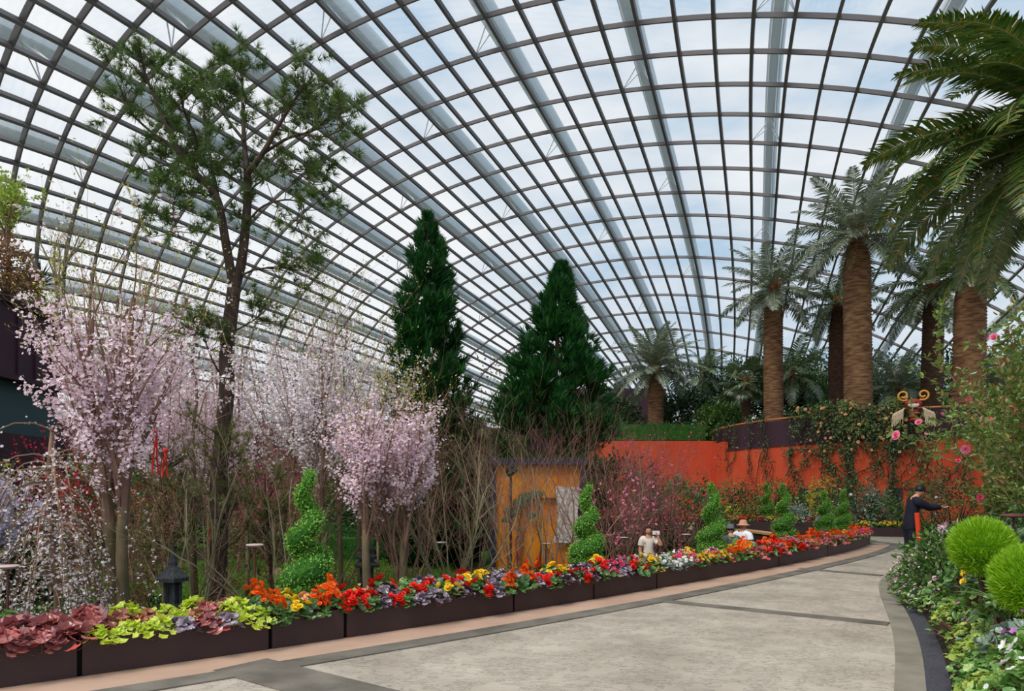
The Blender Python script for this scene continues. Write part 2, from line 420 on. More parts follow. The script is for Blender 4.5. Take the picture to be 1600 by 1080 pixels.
for i in range(I0, I1 + 1):                       # ribs running away from the camera
    js = np.arange(J0, J1 + .01, .5); P = dome(np.full_like(js, i), js); N = dome_n(np.full_like(js, i), js)
    T = unit(np.gradient(P, axis=0)); beam('long_rib', P, N, np.cross(T, N), .15, .24, 0, 'steel', P[:, 2] > -.2)
for j in range(J0, J1 + 1):                       # ribs arching across
    is_ = np.arange(I0, I1 + .01, .5); P = dome(is_, np.full_like(is_, j)); N = dome_n(is_, np.full_like(is_, j))
    T = unit(np.gradient(P, axis=0)); beam('cross_rib', P, N, np.cross(T, N), .11, .21, .02, 'steel', P[:, 2] > -.2)
mb = MB(); ok = GP[..., 2] > -.2; n2 = J1 - J0 + 1
f = [[a * n2 + b, (a + 1) * n2 + b, (a + 1) * n2 + b + 1, a * n2 + b + 1] for a in range(I1 - I0) for b in range(n2 - 1) if ok[a:a + 2, b:b + 2].all()]
mb.add(GP.reshape(-1, 3), f)
m, nt, out = newmat('clear glass'); M['glass'] = m
tr = nt.nodes.new('ShaderNodeBsdfTransparent'); tr.inputs[0].default_value = (.93, .955, .96, 1)
gl = nt.nodes.new('ShaderNodeBsdfGlossy'); gl.inputs['Roughness'].default_value = .02
mx = nt.nodes.new('ShaderNodeMixShader'); mx.inputs[0].default_value = .05
nt.links.new(tr.outputs[0], mx.inputs[1]); nt.links.new(gl.outputs[0], mx.inputs[2]); nt.links.new(mx.outputs[0], out.inputs[0])
mb.build('glass_pane', 'glass', root)
for i in np.arange(-39.5, 13, 4):                 # great arches outside the glass
    js = np.arange(J0, J1 + .01, .5); P = dome(np.full_like(js, i), js); N = dome_n(np.full_like(js, i), js)
    T = unit(np.gradient(P, axis=0)); S2 = np.cross(T, N); okk = P[:, 2] > 0
    b0 = beam('outer_arch', P, N, S2, .42, .12, 1.3, 'arch', okk)
    b2 = beam('outer_arch', P, N, S2, .42, .12, 2.1, 'arch', okk)
    b3 = beam('outer_arch', P + S2 * .3, N, S2, .08, .9, 2.1, 'arch', okk)
    b4 = beam('outer_arch', P - S2 * .3, N, S2, .08, .9, 2.1, 'arch', okk)
    k = int(round(i - .5)) ; mbs = MB(); SS = []
    for j in range(J0, J1 + 1):
        if (j - (k // 4) * -2) % 4: continue
        A = dome(float(k), float(j)); A2 = dome(float(k + 1), float(j))
        if A[2] < 1: continue
        nn = dome_n(np.array([i]), np.array([float(j)]))[0]; Pm = dome(i, float(j)) + nn * 1.2; tt = unit(dome(i, j + .5) - dome(i, j - .5))
        for s in (-.45, .45):
            SS.append([*A, *(Pm + tt * s), .035, .035]); SS.append([*A2, *(Pm + tt * s), .035, .035])
    if SS: segs(mbs, SS, 6); mbs.build('strut', 'strut', root)

# ---------------------------------------------------------------- ground, path and walls
G0 = -0.7
M['bounce_plaza'] = solid('pale paving outside', (216, 214, 208), .8, (196, 194, 188), .2)  # pale ground added outside to throw skylight up onto the outer arches
mb = MB(); box(mb, (0, 40, G0 - .45), (360, 340, .5)); tag(mb.build('ground_outside', 'bounce_plaza'), 'pale paving outside the dome, added to bounce light onto the arches', kind='structure')
mb = MB(); box(mb, (2, 48, G0 - .25), (100, 130, .5)); m, nt, out = newmat('lawn'); M['lawn'] = m
b = nt.nodes.new('ShaderNodeBsdfPrincipled'); b.inputs['Roughness'].default_value = 1; b.inputs['Specular IOR Level'].default_value = .1
tcn = nt.nodes.new('ShaderNodeTexCoord'); nz = nt.nodes.new('ShaderNodeTexNoise'); nz.inputs['Scale'].default_value = .45; nz.inputs['Detail'].default_value = 6
rp = nt.nodes.new('ShaderNodeValToRGB'); rp.color_ramp.elements[0].position = .42; rp.color_ramp.elements[1].position = .56
rp.color_ramp.elements[0].color = srgb((70, 104, 34)); rp.color_ramp.elements[1].color = srgb((66, 56, 36))
nt.links.new(tcn.outputs['Object'], nz.inputs['Vector']); nt.links.new(nz.outputs['Fac'], rp.inputs[0]); nt.links.new(rp.outputs[0], b.inputs['Base Color']); nt.links.new(b.outputs[0], out.inputs[0])
tag(mb.build('ground', 'lawn'), 'mossy green and brown garden floor under the flowering trees', kind='structure')

PCpx = [(0, 1078), (125, 1057), (422, 1017), (540, 1001), (640, 985), (803, 958), (928, 936), (1026, 922), (1104, 907), (1217, 887), (1293, 870), (1354, 848)]
PC = np.array([gxy(*p)[:2] for p in PCpx]); PC[-1] = (11.2, 21.4)
PC = np.concatenate([[PC[0] + (PC[0] - PC[2]) * 1.2], PC])
# smooth the planter line with a curve through its points
def spline(P, n=160):
    s = np.concatenate([[0], np.cumsum(np.linalg.norm(np.diff(P, axis=0), axis=1))])
    co_ = [np.polyfit(s, P[:, k], 5) for k in (0, 1)]
    t = np.linspace(0, s[-1], n); return np.stack([np.polyval(c, t) for c in co_], 1), s, co_
PL, PS, PCO = spline(PC)
PEND = PS[-1]
def pl(s, off=0.0):
    """point on the planter front line at arc length s, `off` metres towards the garden"""
    p = np.stack([np.polyval(c, s) for c in PCO], -1); q = np.stack([np.polyval(np.polyder(c), s) for c in PCO], -1)
    q = unit(q); return p + np.stack([-q[..., 1], q[..., 0]], -1) * np.asarray(off)[..., None]
def strip(name, A, B, z, mat, label, th=.012, kind='structure'):
    mb = MB(); n = len(A); z = z * np.ones(n)
    v = np.concatenate([np.c_[A, z], np.c_[B, z], np.c_[A, z - th], np.c_[B, z - th]])
    f = [[i, i + 1, n + i + 1, n + i] for i in range(n - 1)] + [[i, 2 * n + i, 2 * n + i + 1, i + 1] for i in range(n - 1)] + [[n + i, n + i + 1, 3 * n + i + 1, 3 * n + i] for i in range(n - 1)]
    f += [[0, n, 3 * n, 2 * n], [n - 1, 3 * n - 1, 4 * n - 1, 2 * n - 1]]
    mb.add(v, f); return tag(mb.build(name, mat), label, kind=kind)
m, nt, out = newmat('stamped concrete'); M['conc'] = m
b = nt.nodes.new('ShaderNodeBsdfPrincipled'); b.inputs['Roughness'].default_value = .85; b.inputs['Specular IOR Level'].default_value = .2
tcn = nt.nodes.new('ShaderNodeTexCoord'); nz = nt.nodes.new('ShaderNodeTexNoise'); nz.inputs['Scale'].default_value = 1.1; nz.inputs['Detail'].default_value = 8
rp = nt.nodes.new('ShaderNodeValToRGB'); rp.color_ramp.elements[0].color = srgb((156, 147, 134)); rp.color_ramp.elements[1].color = srgb((188, 179, 165))
rp.color_ramp.elements[0].position = .3; rp.color_ramp.elements[1].position = .7
mpn = nt.nodes.new('ShaderNodeMapping'); mpn.inputs['Scale'].default_value = (2.4, 9, 1); mpn.inputs['Rotation'].default_value = (0, 0, .15)
cr = nt.nodes.new('ShaderNodeTexNoise'); cr.inputs['Scale'].default_value = 2.6; cr.inputs['Detail'].default_value = 5; cr.inputs['Roughness'].default_value = .7
rc = nt.nodes.new('ShaderNodeValToRGB')
for el, p_, c_ in ((rc.color_ramp.elements[0], .482, (1, 1, 1, 1)), (rc.color_ramp.elements[1], .501, (0, 0, 0, 1))): el.position = p_; el.color = c_
e = rc.color_ramp.elements.new(.52); e.color = (1, 1, 1, 1)
n3 = nt.nodes.new('ShaderNodeTexNoise'); n3.inputs['Scale'].default_value = 3.5; n3.inputs['Detail'].default_value = 2
gt = nt.nodes.new('ShaderNodeMath'); gt.operation = 'GREATER_THAN'; gt.inputs[1].default_value = .44
inv = nt.nodes.new('ShaderNodeMath'); inv.operation = 'SUBTRACT'; inv.inputs[0].default_value = 1
mu = nt.nodes.new('ShaderNodeMath'); mu.operation = 'MULTIPLY'; mu2 = nt.nodes.new('ShaderNodeMath'); mu2.operation = 'MULTIPLY'; mu2.inputs[1].default_value = 1.0
mc = nt.nodes.new('ShaderNodeMix'); mc.data_type = 'RGBA'; mc.inputs[7].default_value = srgb((56, 50, 44))
bp = nt.nodes.new('ShaderNodeBump'); bp.inputs['Strength'].default_value = .7; bp.inputs['Distance'].default_value = .02
L = nt.links.new
L(tcn.outputs['Object'], nz.inputs['Vector']); L(nz.outputs['Fac'], rp.inputs[0]); L(tcn.outputs['Object'], mpn.inputs[0]); L(mpn.outputs[0], cr.inputs['Vector'])
L(cr.outputs['Fac'], rc.inputs[0]); L(tcn.outputs['Object'], n3.inputs['Vector']); L(n3.outputs['Fac'], gt.inputs[0]); L(rc.outputs[0], inv.inputs[1])
L(inv.outputs[0], mu.inputs[0]); L(gt.outputs[0], mu.inputs[1]); L(mu.outputs[0], mu2.inputs[0]); L(mu2.outputs[0], mc.inputs[0]); L(rp.outputs[0], mc.inputs[6]); L(mc.outputs[2], b.inputs['Base Color'])
L(cr.outputs['Fac'], bp.inputs['Height']); L(bp.outputs[0], b.inputs['Normal']); L(b.outputs[0], out.inputs[0])
M['darkstrip'] = solid('dark stained strip', (92, 88, 80), .8, (122, 116, 106), 2.2, bump=.3, bscale=12)
M['border'] = solid('grey border paving', (140, 134, 122), .8, (118, 112, 100), 2.5, bump=.3, bscale=10)
M['kerb'] = solid('pinkish kerb stone', (188, 158, 138), .8, (172, 142, 122), 1.5)
M['drain'] = solid('dark drain grating', (58, 58, 66), .7, (76, 76, 84), 40)
# path slab as one polygon
left = pl(np.linspace(0, PEND, 80), .02)
poly = np.concatenate([left, [[12.1, 22.6], [12.3, 24.5], [11.6, 26.5], [7, 28.5], [6, 60], [60, 60], [60, -12], [-14, -12], [-14, left[0][1] - .4]]])
bmv = [tuple(p) + (0.0,) for p in poly]
me = bpy.data.meshes.new('path'); me.from_pydata(bmv + [(x, y, G0 - .05) for x, y, z in bmv], [], [list(range(len(bmv)))] + [[i, len(bmv) + i, len(bmv) + (i + 1) % len(bmv), (i + 1) % len(bmv)] for i in range(len(bmv))])
me.materials.append(M['conc']); o = bpy.data.objects.new('floor', me); C.objects.link(o); me.update()
tag(o, 'pale stamped concrete path sweeping from front to the orange wall', kind='structure')
s = np.linspace(0, PEND, 120)
strip('trim_1', pl(s, .02), pl(s, -.55), .012, 'kerb', 'pinkish kerb strip along the brown planter boxes')
def loopend(off):
    """front line offset by off, carried round the far end of the planter"""
    a = pl(s, -off); e0 = pl(np.array([PEND]), 0.15)[0]; th = math.atan2(*(pl(np.array([PEND]), -1)[0] - e0)[::-1])
    ang = np.linspace(th, th + PI * .95, 20); return np.concatenate([a, e0 + np.stack([np.cos(ang), np.sin(ang)], 1) * (off + .15)])
strip('trim_2', loopend(.55), loopend(.84), .014, 'darkstrip', 'dark curved strip in the path beside the kerb')
REpx = [(1378, 900), (1380, 925), (1386, 960), (1393, 1010), (1401, 1080)]
ROpx = [(1400, 900), (1406, 925), (1417, 960), (1432, 1010), (1452, 1080)]
RE = np.array([gxy(*p)[:2] for p in REpx]); RO = np.array([gxy(*p)[:2] for p in ROpx])
far_e = np.array([[10.5, 14.6], [8.6, 14.05]]); near = lambda A: np.array([A[-1] + (A[-1] - A[-3]) * .9, A[-1] + (A[-1] - A[-3]) * 2.4])
def resamp(A, n=50):
    s_ = np.concatenate([[0], np.cumsum(np.linalg.norm(np.diff(A, axis=0), axis=1))]); c = [np.polyfit(s_, A[:, k], 4) for k in (0, 1)]
    t = np.linspace(0, s_[-1], n); return np.stack([np.polyval(q, t) for q in c], 1)
RE = resamp(np.concatenate([far_e + [-.1, .28], RE, near(RE)[:1]])); RO = resamp(np.concatenate([far_e, RO, near(RO)[:1]]))
strip('trim_3', RE, RO, .014, 'border', 'grey border paving along the right flower bed')
strip('trim_4', RO, RO + np.array([.3, -.05]), .01, 'drain', 'dark drain grating beside the right flower bed')
def cross(n, a, b, wd, label):
    A, B = gxy(*a)[:2], gxy(*b)[:2]; d = unit(B - A); pn = np.array([-d[1], d[0]]) * wd / 2
    t = np.linspace(0, 1, 8)[:, None]; strip(n, A + (B - A) * t + pn, A + (B - A) * t - pn, .0135, 'darkstrip', label)
cross('trim_5', (1018, 938), (1388, 976), .22, 'dark strip crossing the path in the middle')
cross('trim_6', (1248, 889), (1378, 900), .2, 'dark strip crossing the path farther away')
cross('trim_7', (376, 1040), (640, 1110), .55, 'wide dark strip crossing the path in front')
cross('trim_8', (1330, 851), (1440, 851), .25, 'dark strip crossing the path by the planter end')

# planter boxes, one per trough
joints_px = [125, 422, 540, 803, 928, 1026, 1217, 1293]
def s_of_px(x):
    ss = np.linspace(0, PEND, 3000); P = pl(ss); u = CX + F * P[:, 0] / P[:, 1]; u[P[:, 1] < 1] = -1e4
    return ss[np.argmin(np.abs(u - x))]
js = [0.0] + [s_of_px(x) for x in joints_px] + [PEND]
PH = .33
def wid(t): return 1.25 - .95 * np.clip((t - (PEND - 6)) / 6, 0, 1) ** 1.3
words_ = ['at the left edge of the picture, under coral leaves', 'under the lime and bronze leaves', 'in front of the nearest spiral topiary', 'under the red begonias',
          'under the silvery plum leaves left of topiary two', 'in front of the second spiral topiary', 'from the woman to the third spiral topiary', 'in front of the fourth spiral topiary', 'at the far rounded end']
for k in range(len(js) - 1):
    a, b = js[k], js[k + 1]; n = 10; t = np.linspace(a + (.02 if k else 0), b - .02, n)
    A, B = pl(t, 0.0), pl(t, wid(t)); ins = pl(t, .04), pl(t, wid(t) - .04)
    org = np.array([*A[0], 0.0])
    root2 = empty('planter_box', org, 'long dark brown metal planter box ' + words_[k], 'planter', 'planter boxes along the path')
    mb = MB(); z0, z1 = 0.015, PH
    lay = [(A, z0), (A, z1), (ins[0], z1), (ins[0], z1 - .1)], [(B, G0), (B, z1), (ins[1], z1), (ins[1], z1 - .1)]
    for L_ in lay:
        v = np.concatenate([np.c_[p, np.full(n, z)] for p, z in L_]) - org
        mb.add(v, [[r_ * n + i, r_ * n + i + 1, (r_ + 1) * n + i + 1, (r_ + 1) * n + i] for r_ in range(3) for i in range(n - 1)])
    for e in (0, n - 1):
        mb.add(np.array([[*A[e], z0], [*A[e], z1], [*B[e], z1], [*B[e], z0]]) - org, [[0, 1, 2, 3]])
    mb.build('panel', 'planter', root2)
    mb = MB(); v = np.concatenate([np.c_[pl(t, .04), np.full(n, z1 - .07)], np.c_[pl(t, wid(t) - .04), np.full(n, z1 - .07)]]) - org
    mb.add(v, [[i, i + 1, n + i + 1, n + i] for i in range(n - 1)]); mb.build('soil', 'soil', root2)
    if k:
        mb = MB(); P = pl(np.array([a, a]), np.array([.05, 1.0])); c = P.mean(0)
        box(mb, (c[0] - org[0], c[1] - org[1], PH / 2), (.95, .035, PH - .03), 0, math.atan2(*(P[1] - P[0])[::-1])); mb.build('gap_shade', 'joint', root2)  # black filler standing in for the shade in the gap between boxes

# orange drum wall with terrace
DCX, DCY, DR = 21.4, 36.5, 10.45
def drum(a, r=DR): return np.stack([DCX - r * np.cos(a), DCY - r * np.sin(a)], -1)
aa = np.linspace(-.9, PI * .8, 60)
def wallring(mb, r0, r1, z0, z1, arr=aa, m=0):
    A, B = drum(arr, r0), drum(arr, r1); n = len(arr)
    v = np.concatenate([np.c_[A, np.full(n, z0)], np.c_[A, np.full(n, z1)], np.c_[B, np.full(n, z1)], np.c_[B, np.full(n, z0)]])
    mb.add(v, [[r_ * n + i, r_ * n + i + 1, ((r_ + 1) % 4) * n + i + 1, ((r_ + 1) % 4) * n + i] for r_ in range(4) for i in range(n - 1)], m)
root3 = empty('wall_right', (0, 0, 0), 'curved orange painted terrace wall behind the far planting', kind='structure')
mb = MB(); wallring(mb, DR, DR - .4, 0, 3.72); mb.build('wall_face', 'orange', root3)
mb = MB(); wallring(mb, DR + .04, DR - .3, 3.72, 3.9); mb.build('coping', 'darkpurple', root3)
mb = MB()
for a in np.arange(-.9, PI * .8, .11): box(mb, (*drum(a, DR - .02), 1.86), (.03, .06, 3.7), 0, PI + a)
mb.build('wall_seam', 'orange', root3)
mb = MB(); n = 60; A = drum(aa, DR - .35)
mb.add(np.concatenate([[[DCX, DCY, 3.8]], np.c_[A, np.full(n, 3.8)]]), [[0, i + 1, i + 2] for i in range(n - 1)]); mb.build('terrace_floor', 'soil', root3)
for k, px in enumerate((1256, 1280, 1402, 1430)):
    ss = np.linspace(0, PI * .8, 2000); P = drum(ss); a = ss[np.argmin(np.abs(CX + F * P[:, 0] / P[:, 1] - px))]
    mb = MB(); box(mb, (*drum(a, DR + .02), .95), (.06, .42, 1.7), 0, PI + a + 0)
    mb.build('wall_panel', 'niche', root3)
root4 = empty('parapet_fence', (DCX - DR, DCY, 3.9), 'dark plum mesh balustrade with tan handrail on top of the orange wall', 'railing')
mb = MB(); o4 = np.array([DCX - DR, DCY, 3.9])
def place_mb(mb, org):
    mb.v = [v - org for v in mb.v]; return mb
wallring(mb, DR - .06, DR - .1, 3.9, 4.92); place_mb(mb, o4).build('mesh_screen', 'darkpurple', root4)
mb = MB(); P = drum(aa, DR - .08); tube(mb, np.c_[P, np.full(len(P), 5.0)], .045, 8); place_mb(mb, o4).build('handrail', 'rail', root4)
for a in np.arange(-.8, PI * .78, .2):
    mb = MB(); tube(mb, [(*drum(a, DR - .08), 3.9), (*drum(a, DR - .08), 5.0)], .025, 6); place_mb(mb, o4).build('post', 'darkpurple', root4)
# left orange wall and upper terrace behind it
mb = MB(); box(mb, (7.2, 37.2, 2.2), (8.2, .4, 4.4)); box(mb, (10.9, 36.2, 2.1), (.3, 2.4, 4.2)); tag(mb.build('wall_back', 'orange'), 'flat orange wall with ivy over its top, left of the curved wall', kind='structure')
mb = MB(); box(mb, (22, 50, 1.95), (38, 25, 3.9)); box(mb, (7.6, 52, 1.8), (9.5, 29, 4.9)); tag(mb.build('trim_9', 'soil'), 'raised planted terrace under the palms', kind='structure')
mb = MB(); box(mb, (6, 58, 5.2), (14, .5, 10.4)); box(mb, (-16, 52, 3.1), (38, .5, 7.6), 0, .29); tag(mb.build('wall_far', 'purple'), 'dark plum wall far behind the conifers', kind='structure')
# plum building on the left
root5 = empty('wall_left', (-14.1, 16, 0), 'dark plum clad building with standing seams at the left edge', kind='structure')
A0, A1 = np.array([-14.1, 9.0]), np.array([-14.45, 22.2]); dA = (A1 - A0); LA = np.linalg.norm(dA); rzA = math.atan2(dA[1], dA[0])
def wbox(mb, s0, s1, z0, z1, th, off=0.0):
    c = A0 + unit(dA) * (s0 + s1) / 2 + np.array([-1, 0]) * (th / 2 - off)
    box(mb, (c[0] + 14.1, c[1] - 16, (z0 + z1) / 2), (s1 - s0, th, z1 - z0), 0, rzA)
mb = MB(); wbox(mb, 0, LA, 5.0, 7.0, 3); mb.build('cladding', 'purple', root5)
mb = MB()
for k in np.arange(.4, LA, .75): wbox(mb, k, k + .05, 5.0, 7.0, .1, .05)
mb.build('seam', 'purple', root5)
mb = MB(); wbox(mb, 0, LA + .1, 7.0, 7.14, 3.2, .12); wbox(mb, 0, LA + .05, 4.85, 5.0, 3.1, .1); mb.build('coping', 'darkpurple', root5)
mb = MB(); wbox(mb, 0, LA, 3.3, 4.85, .2, -.35); mb.build('glazing', 'teal', root5)
mb = MB(); wbox(mb, 0, LA, G0, 3.3, 2.6, 0); mb.build('lower_wall', 'purple', root5)

# ---------------------------------------------------------------- trees and shrubs of the sunken garden
ORD = ['first', 'second', 'third', 'fourth', 'fifth', 'sixth', 'seventh', 'eighth', 'ninth', 'tenth', 'eleventh', 'twelfth', 'thirteenth', 'fourteenth', 'fifteenth', 'sixteenth',
       'seventeenth', 'eighteenth', 'nineteenth', 'twentieth'] + ['twenty ' + x for x in ('first', 'second', 'third', 'fourth', 'fifth', 'sixth', 'seventh', 'eighth', 'ninth')] + ['thirtieth'] + \
      ['thirty ' + x for x in ('first', 'second', 'third', 'fourth', 'fifth', 'sixth', 'seventh', 'eighth', 'ninth')] + ['fortieth'] + ['forty ' + x for x in ('first', 'second', 'third', 'fourth', 'fifth')]

def branches_obj(name, S, mat, root, org, split=.02):
    S = np.array(S); S[:, :3] -= org; S[:, 3:6] -= org
    mb = MB(); segs(mb, S[S[:, 6] > .012], 6); segs(mb, S[S[:, 6] <= .012], 3)
    return mb.build(name, mat, root)

def leaves_obj(name, tips, mat, root, org, rng, per=3, size=.03, spread=.03, tm=T_LEAF, aim='out', mats2=None):
    tips = np.repeat(np.array(tips), per, 0); N = len(tips)
    P = tips[:, :3] - org + rng.normal(0, spread, (N, 3))
    d = tips[:, 3:6] + rng.normal(0, .9, (N, 3))
    mb = MB(); R = frames(d, rng); S = size * rng.uniform(.7, 1.25, N)
    scatter(mb, tm, P, R, S, 0)
    return mb.build(name, mat, root)

def cherry(name, label, base, trunks, h, rad, blossom, seed, dens=1.0, bark='mossbark', group=None, tall=.75, trunkh=.36, tr=.07, bsize=.034, leafs=True, nb=11, lower=.3, fan_=.5):
    """blossoming tree: upright fan of branches, blossom crowded along the twigs, young leaves at the top"""
    rng = np.random.RandomState(seed); org = np.array(base, float)
    root = empty(name, org, label, 'tree', group)
    S = []; tips = []; tops = []
    for k, (dx, dy, lean) in enumerate(trunks):
        mb = MB(); n = 8; t = np.linspace(0, 1, n); hh = h * trunkh
        pts = np.stack([dx + lean * t * .4 + .02 * np.sin(5 * t + k), np.full(n, dy) + .02 * np.cos(4 * t), hh * t], 1)
        tube(mb, pts, tr * (1.15 - .35 * t), 10); mb.build('trunk', bark, root, smooth=True)
        top = org + pts[-1]
        for b in range(nb):
            a = 2 * PI * (b + rng.uniform(-.3, .3)) / nb; out_ = rad / (h * .6) * rng.uniform(.25, 1.0) * 1.1
            d = np.array([math.cos(a) * out_, math.sin(a) * out_, 1.0])
            if b == 0: d = np.array([.04, .03, 1.0])
            L = h * (1 - trunkh) * rng.uniform(.7, 1.0) * (1.0 if out_ < .5 else .8)
            st = top - np.array([0, 0, rng.uniform(0, lower) * h * .3])
            cfg = [dict(n=9, wig=.07, up=.06, kids=8, ang=.55, lr=.36, rr=.42, taper=.75, **{'from': .12}), dict(n=5, wig=.1, up=.08, kids=5, ang=.55, lr=.5, rr=.5, tip=True, **{'from': .1}), dict(n=4, wig=.12, up=.06, tip=True)]
            grow(rng, st, d, L, tr * (.78 if b == 0 else .45 if b < 3 else .27), 0, cfg, S, tips)
    branches_obj('branches', S, 'twig', root, org)
    tips = np.array(tips); z = (tips[:, 2] - org[2]) / h
    pb = np.clip((tall - z) / .22 + .3, .04, 1) * dens
    keep = rng.uniform(0, 1, len(tips)) < pb
    leaves_obj('blossom', tips[keep], blossom, root, org, rng, per=6, size=bsize * 1.25, spread=bsize * 1.0, tm=T_FLOWER)
    if leafs:
        k2 = rng.uniform(0, 1, len(tips)) < np.clip((z - tall + .25) * 1.6, .12, .9)
        leaves_obj('leaves', tips[k2], 'budleaf', root, org, rng, per=2, size=bsize * 1.1, spread=.02)
    return root

def gp(px, Y, z=G0): return np.array([(px - CX) / F * Y, Y, z])
cherry('cherry_tree', 'double trunked pale pink blossoming cherry tree, nearest at the left', gp(186, 8.6), [(-.07, .12, -.25), (.05, 0, .05)], 5.3, .3, 'pinkblossom', 11, nb=9, tr=.075, trunkh=.4, tall=.84, dens=.8)
cherry('cherry_tree', 'pale pink cherry tree between the double trunked cherry and the tall pine', gp(300, 12), [(0, 0, .1), (-.5, .2, -.2)], 5.6, 1.5, 'pinkblossom', 12, nb=7, tr=.06, tall=.85, dens=.8)
cherry('cherry_tree', 'white blossoming cherry tree right of the tall pine', gp(470, 11.5), [(0, 0, .15), (-.3, .2, -.15), (.3, -.1, .1)], 5.9, 1.3, 'whiteblossom', 13, nb=6, tr=.05, trunkh=.34, tall=.82, dens=.95)
cherry('cherry_tree', 'white cherry tree far right of the tall pine, behind the first topiary', gp(530, 14), [(0, 0, .1), (.35, .2, .1)], 5.8, 1.3, 'whiteblossom', 14, nb=6, tr=.05, trunkh=.36, tall=.84, dens=.9)
cherry('cherry_tree', 'rounded pale pink cherry tree left of the first dark conifer', gp(572, 10.2), [(0, 0, .05), (.5, .3, .1)], 4.15, 1.0, 'pinkblossom', 15, nb=8, tr=.07, trunkh=.42, tall=.85, dens=.95)
cherry('cherry_tree', 'loose pink cherry tree behind the tall pine trunk', gp(385, 15), [(0, 0, .1), (-1.0, .4, .1)], 6.0, 1.8, 'pinkblossom', 16, nb=6, tr=.05, tall=.85, dens=.75)
cherry('cherry_tree', 'white flecked cherry tree farthest back at the left', gp(240, 19), [(0, 0, .1)], 6.6, 2.4, 'whiteblossom', 17, nb=11, tr=.07, tall=.8, dens=.6, bsize=.045)
cherry('cherry_tree', 'pale lavender cherry tree cut by the left edge of the picture', gp(-20, 9.0), [(0, 0, .1)], 2.7, .8, 'lavblossom', 18, nb=9, tr=.05, trunkh=.45, tall=.9, dens=.9)

def weeping(base, h, rad, seed):
    rng = np.random.RandomState(seed); org = np.array(base)
    root = empty('weeping_cherry', org, 'weeping white cherry with hanging flower strings at the left', 'tree')
    mb = MB(); t = np.linspace(0, 1, 9); tube(mb, np.stack([.06 * np.sin(6 * t), .03 * t, h * t], 1), .04 * (1.2 - .6 * t), 8); mb.build('trunk', 'twig', root, smooth=True)
    S = []; tips = []
    for b in range(110):
        a = rng.uniform(0, 2 * PI); z0 = h * rng.uniform(.35, 1.0); rr = rad * rng.uniform(.3, 1) * (1.25 - .75 * z0 / h); p = org + [0, 0, z0]
        d = unit(np.array([math.cos(a), math.sin(a), .9])); n = 14; L = rr + z0 * rng.uniform(.5, .9)
        for i in range(n):
            d = unit(d + np.array([0, 0, -.42 if i < 6 else -.2]) + rng.normal(0, .05, 3))
            q = p + d * L / n
            if q[2] < G0 + .05: break
            S.append([*p, *q, .007 * (1 - i / n) + .0025, .007 * (1 - (i + 1) / n) + .0025])
            for k in range(2): tips.append([*(p + (q - p) * rng.uniform()), *d])
            p = q
    branches_obj('branches', S, 'twig', root, org); tips = np.array(tips)
    leaves_obj('blossom', tips[rng.uniform(0, 1, len(tips)) < .62], 'whiteblossom', root, org, rng, per=2, size=.034, spread=.02, tm=T_FLOWER)
    leaves_obj('leaves', tips[rng.uniform(0, 1, len(tips)) < .25], 'budleaf', root, org, rng, per=1, size=.035, spread=.02)
weeping(gp(82, 8.3), 3.1, .62, 21)

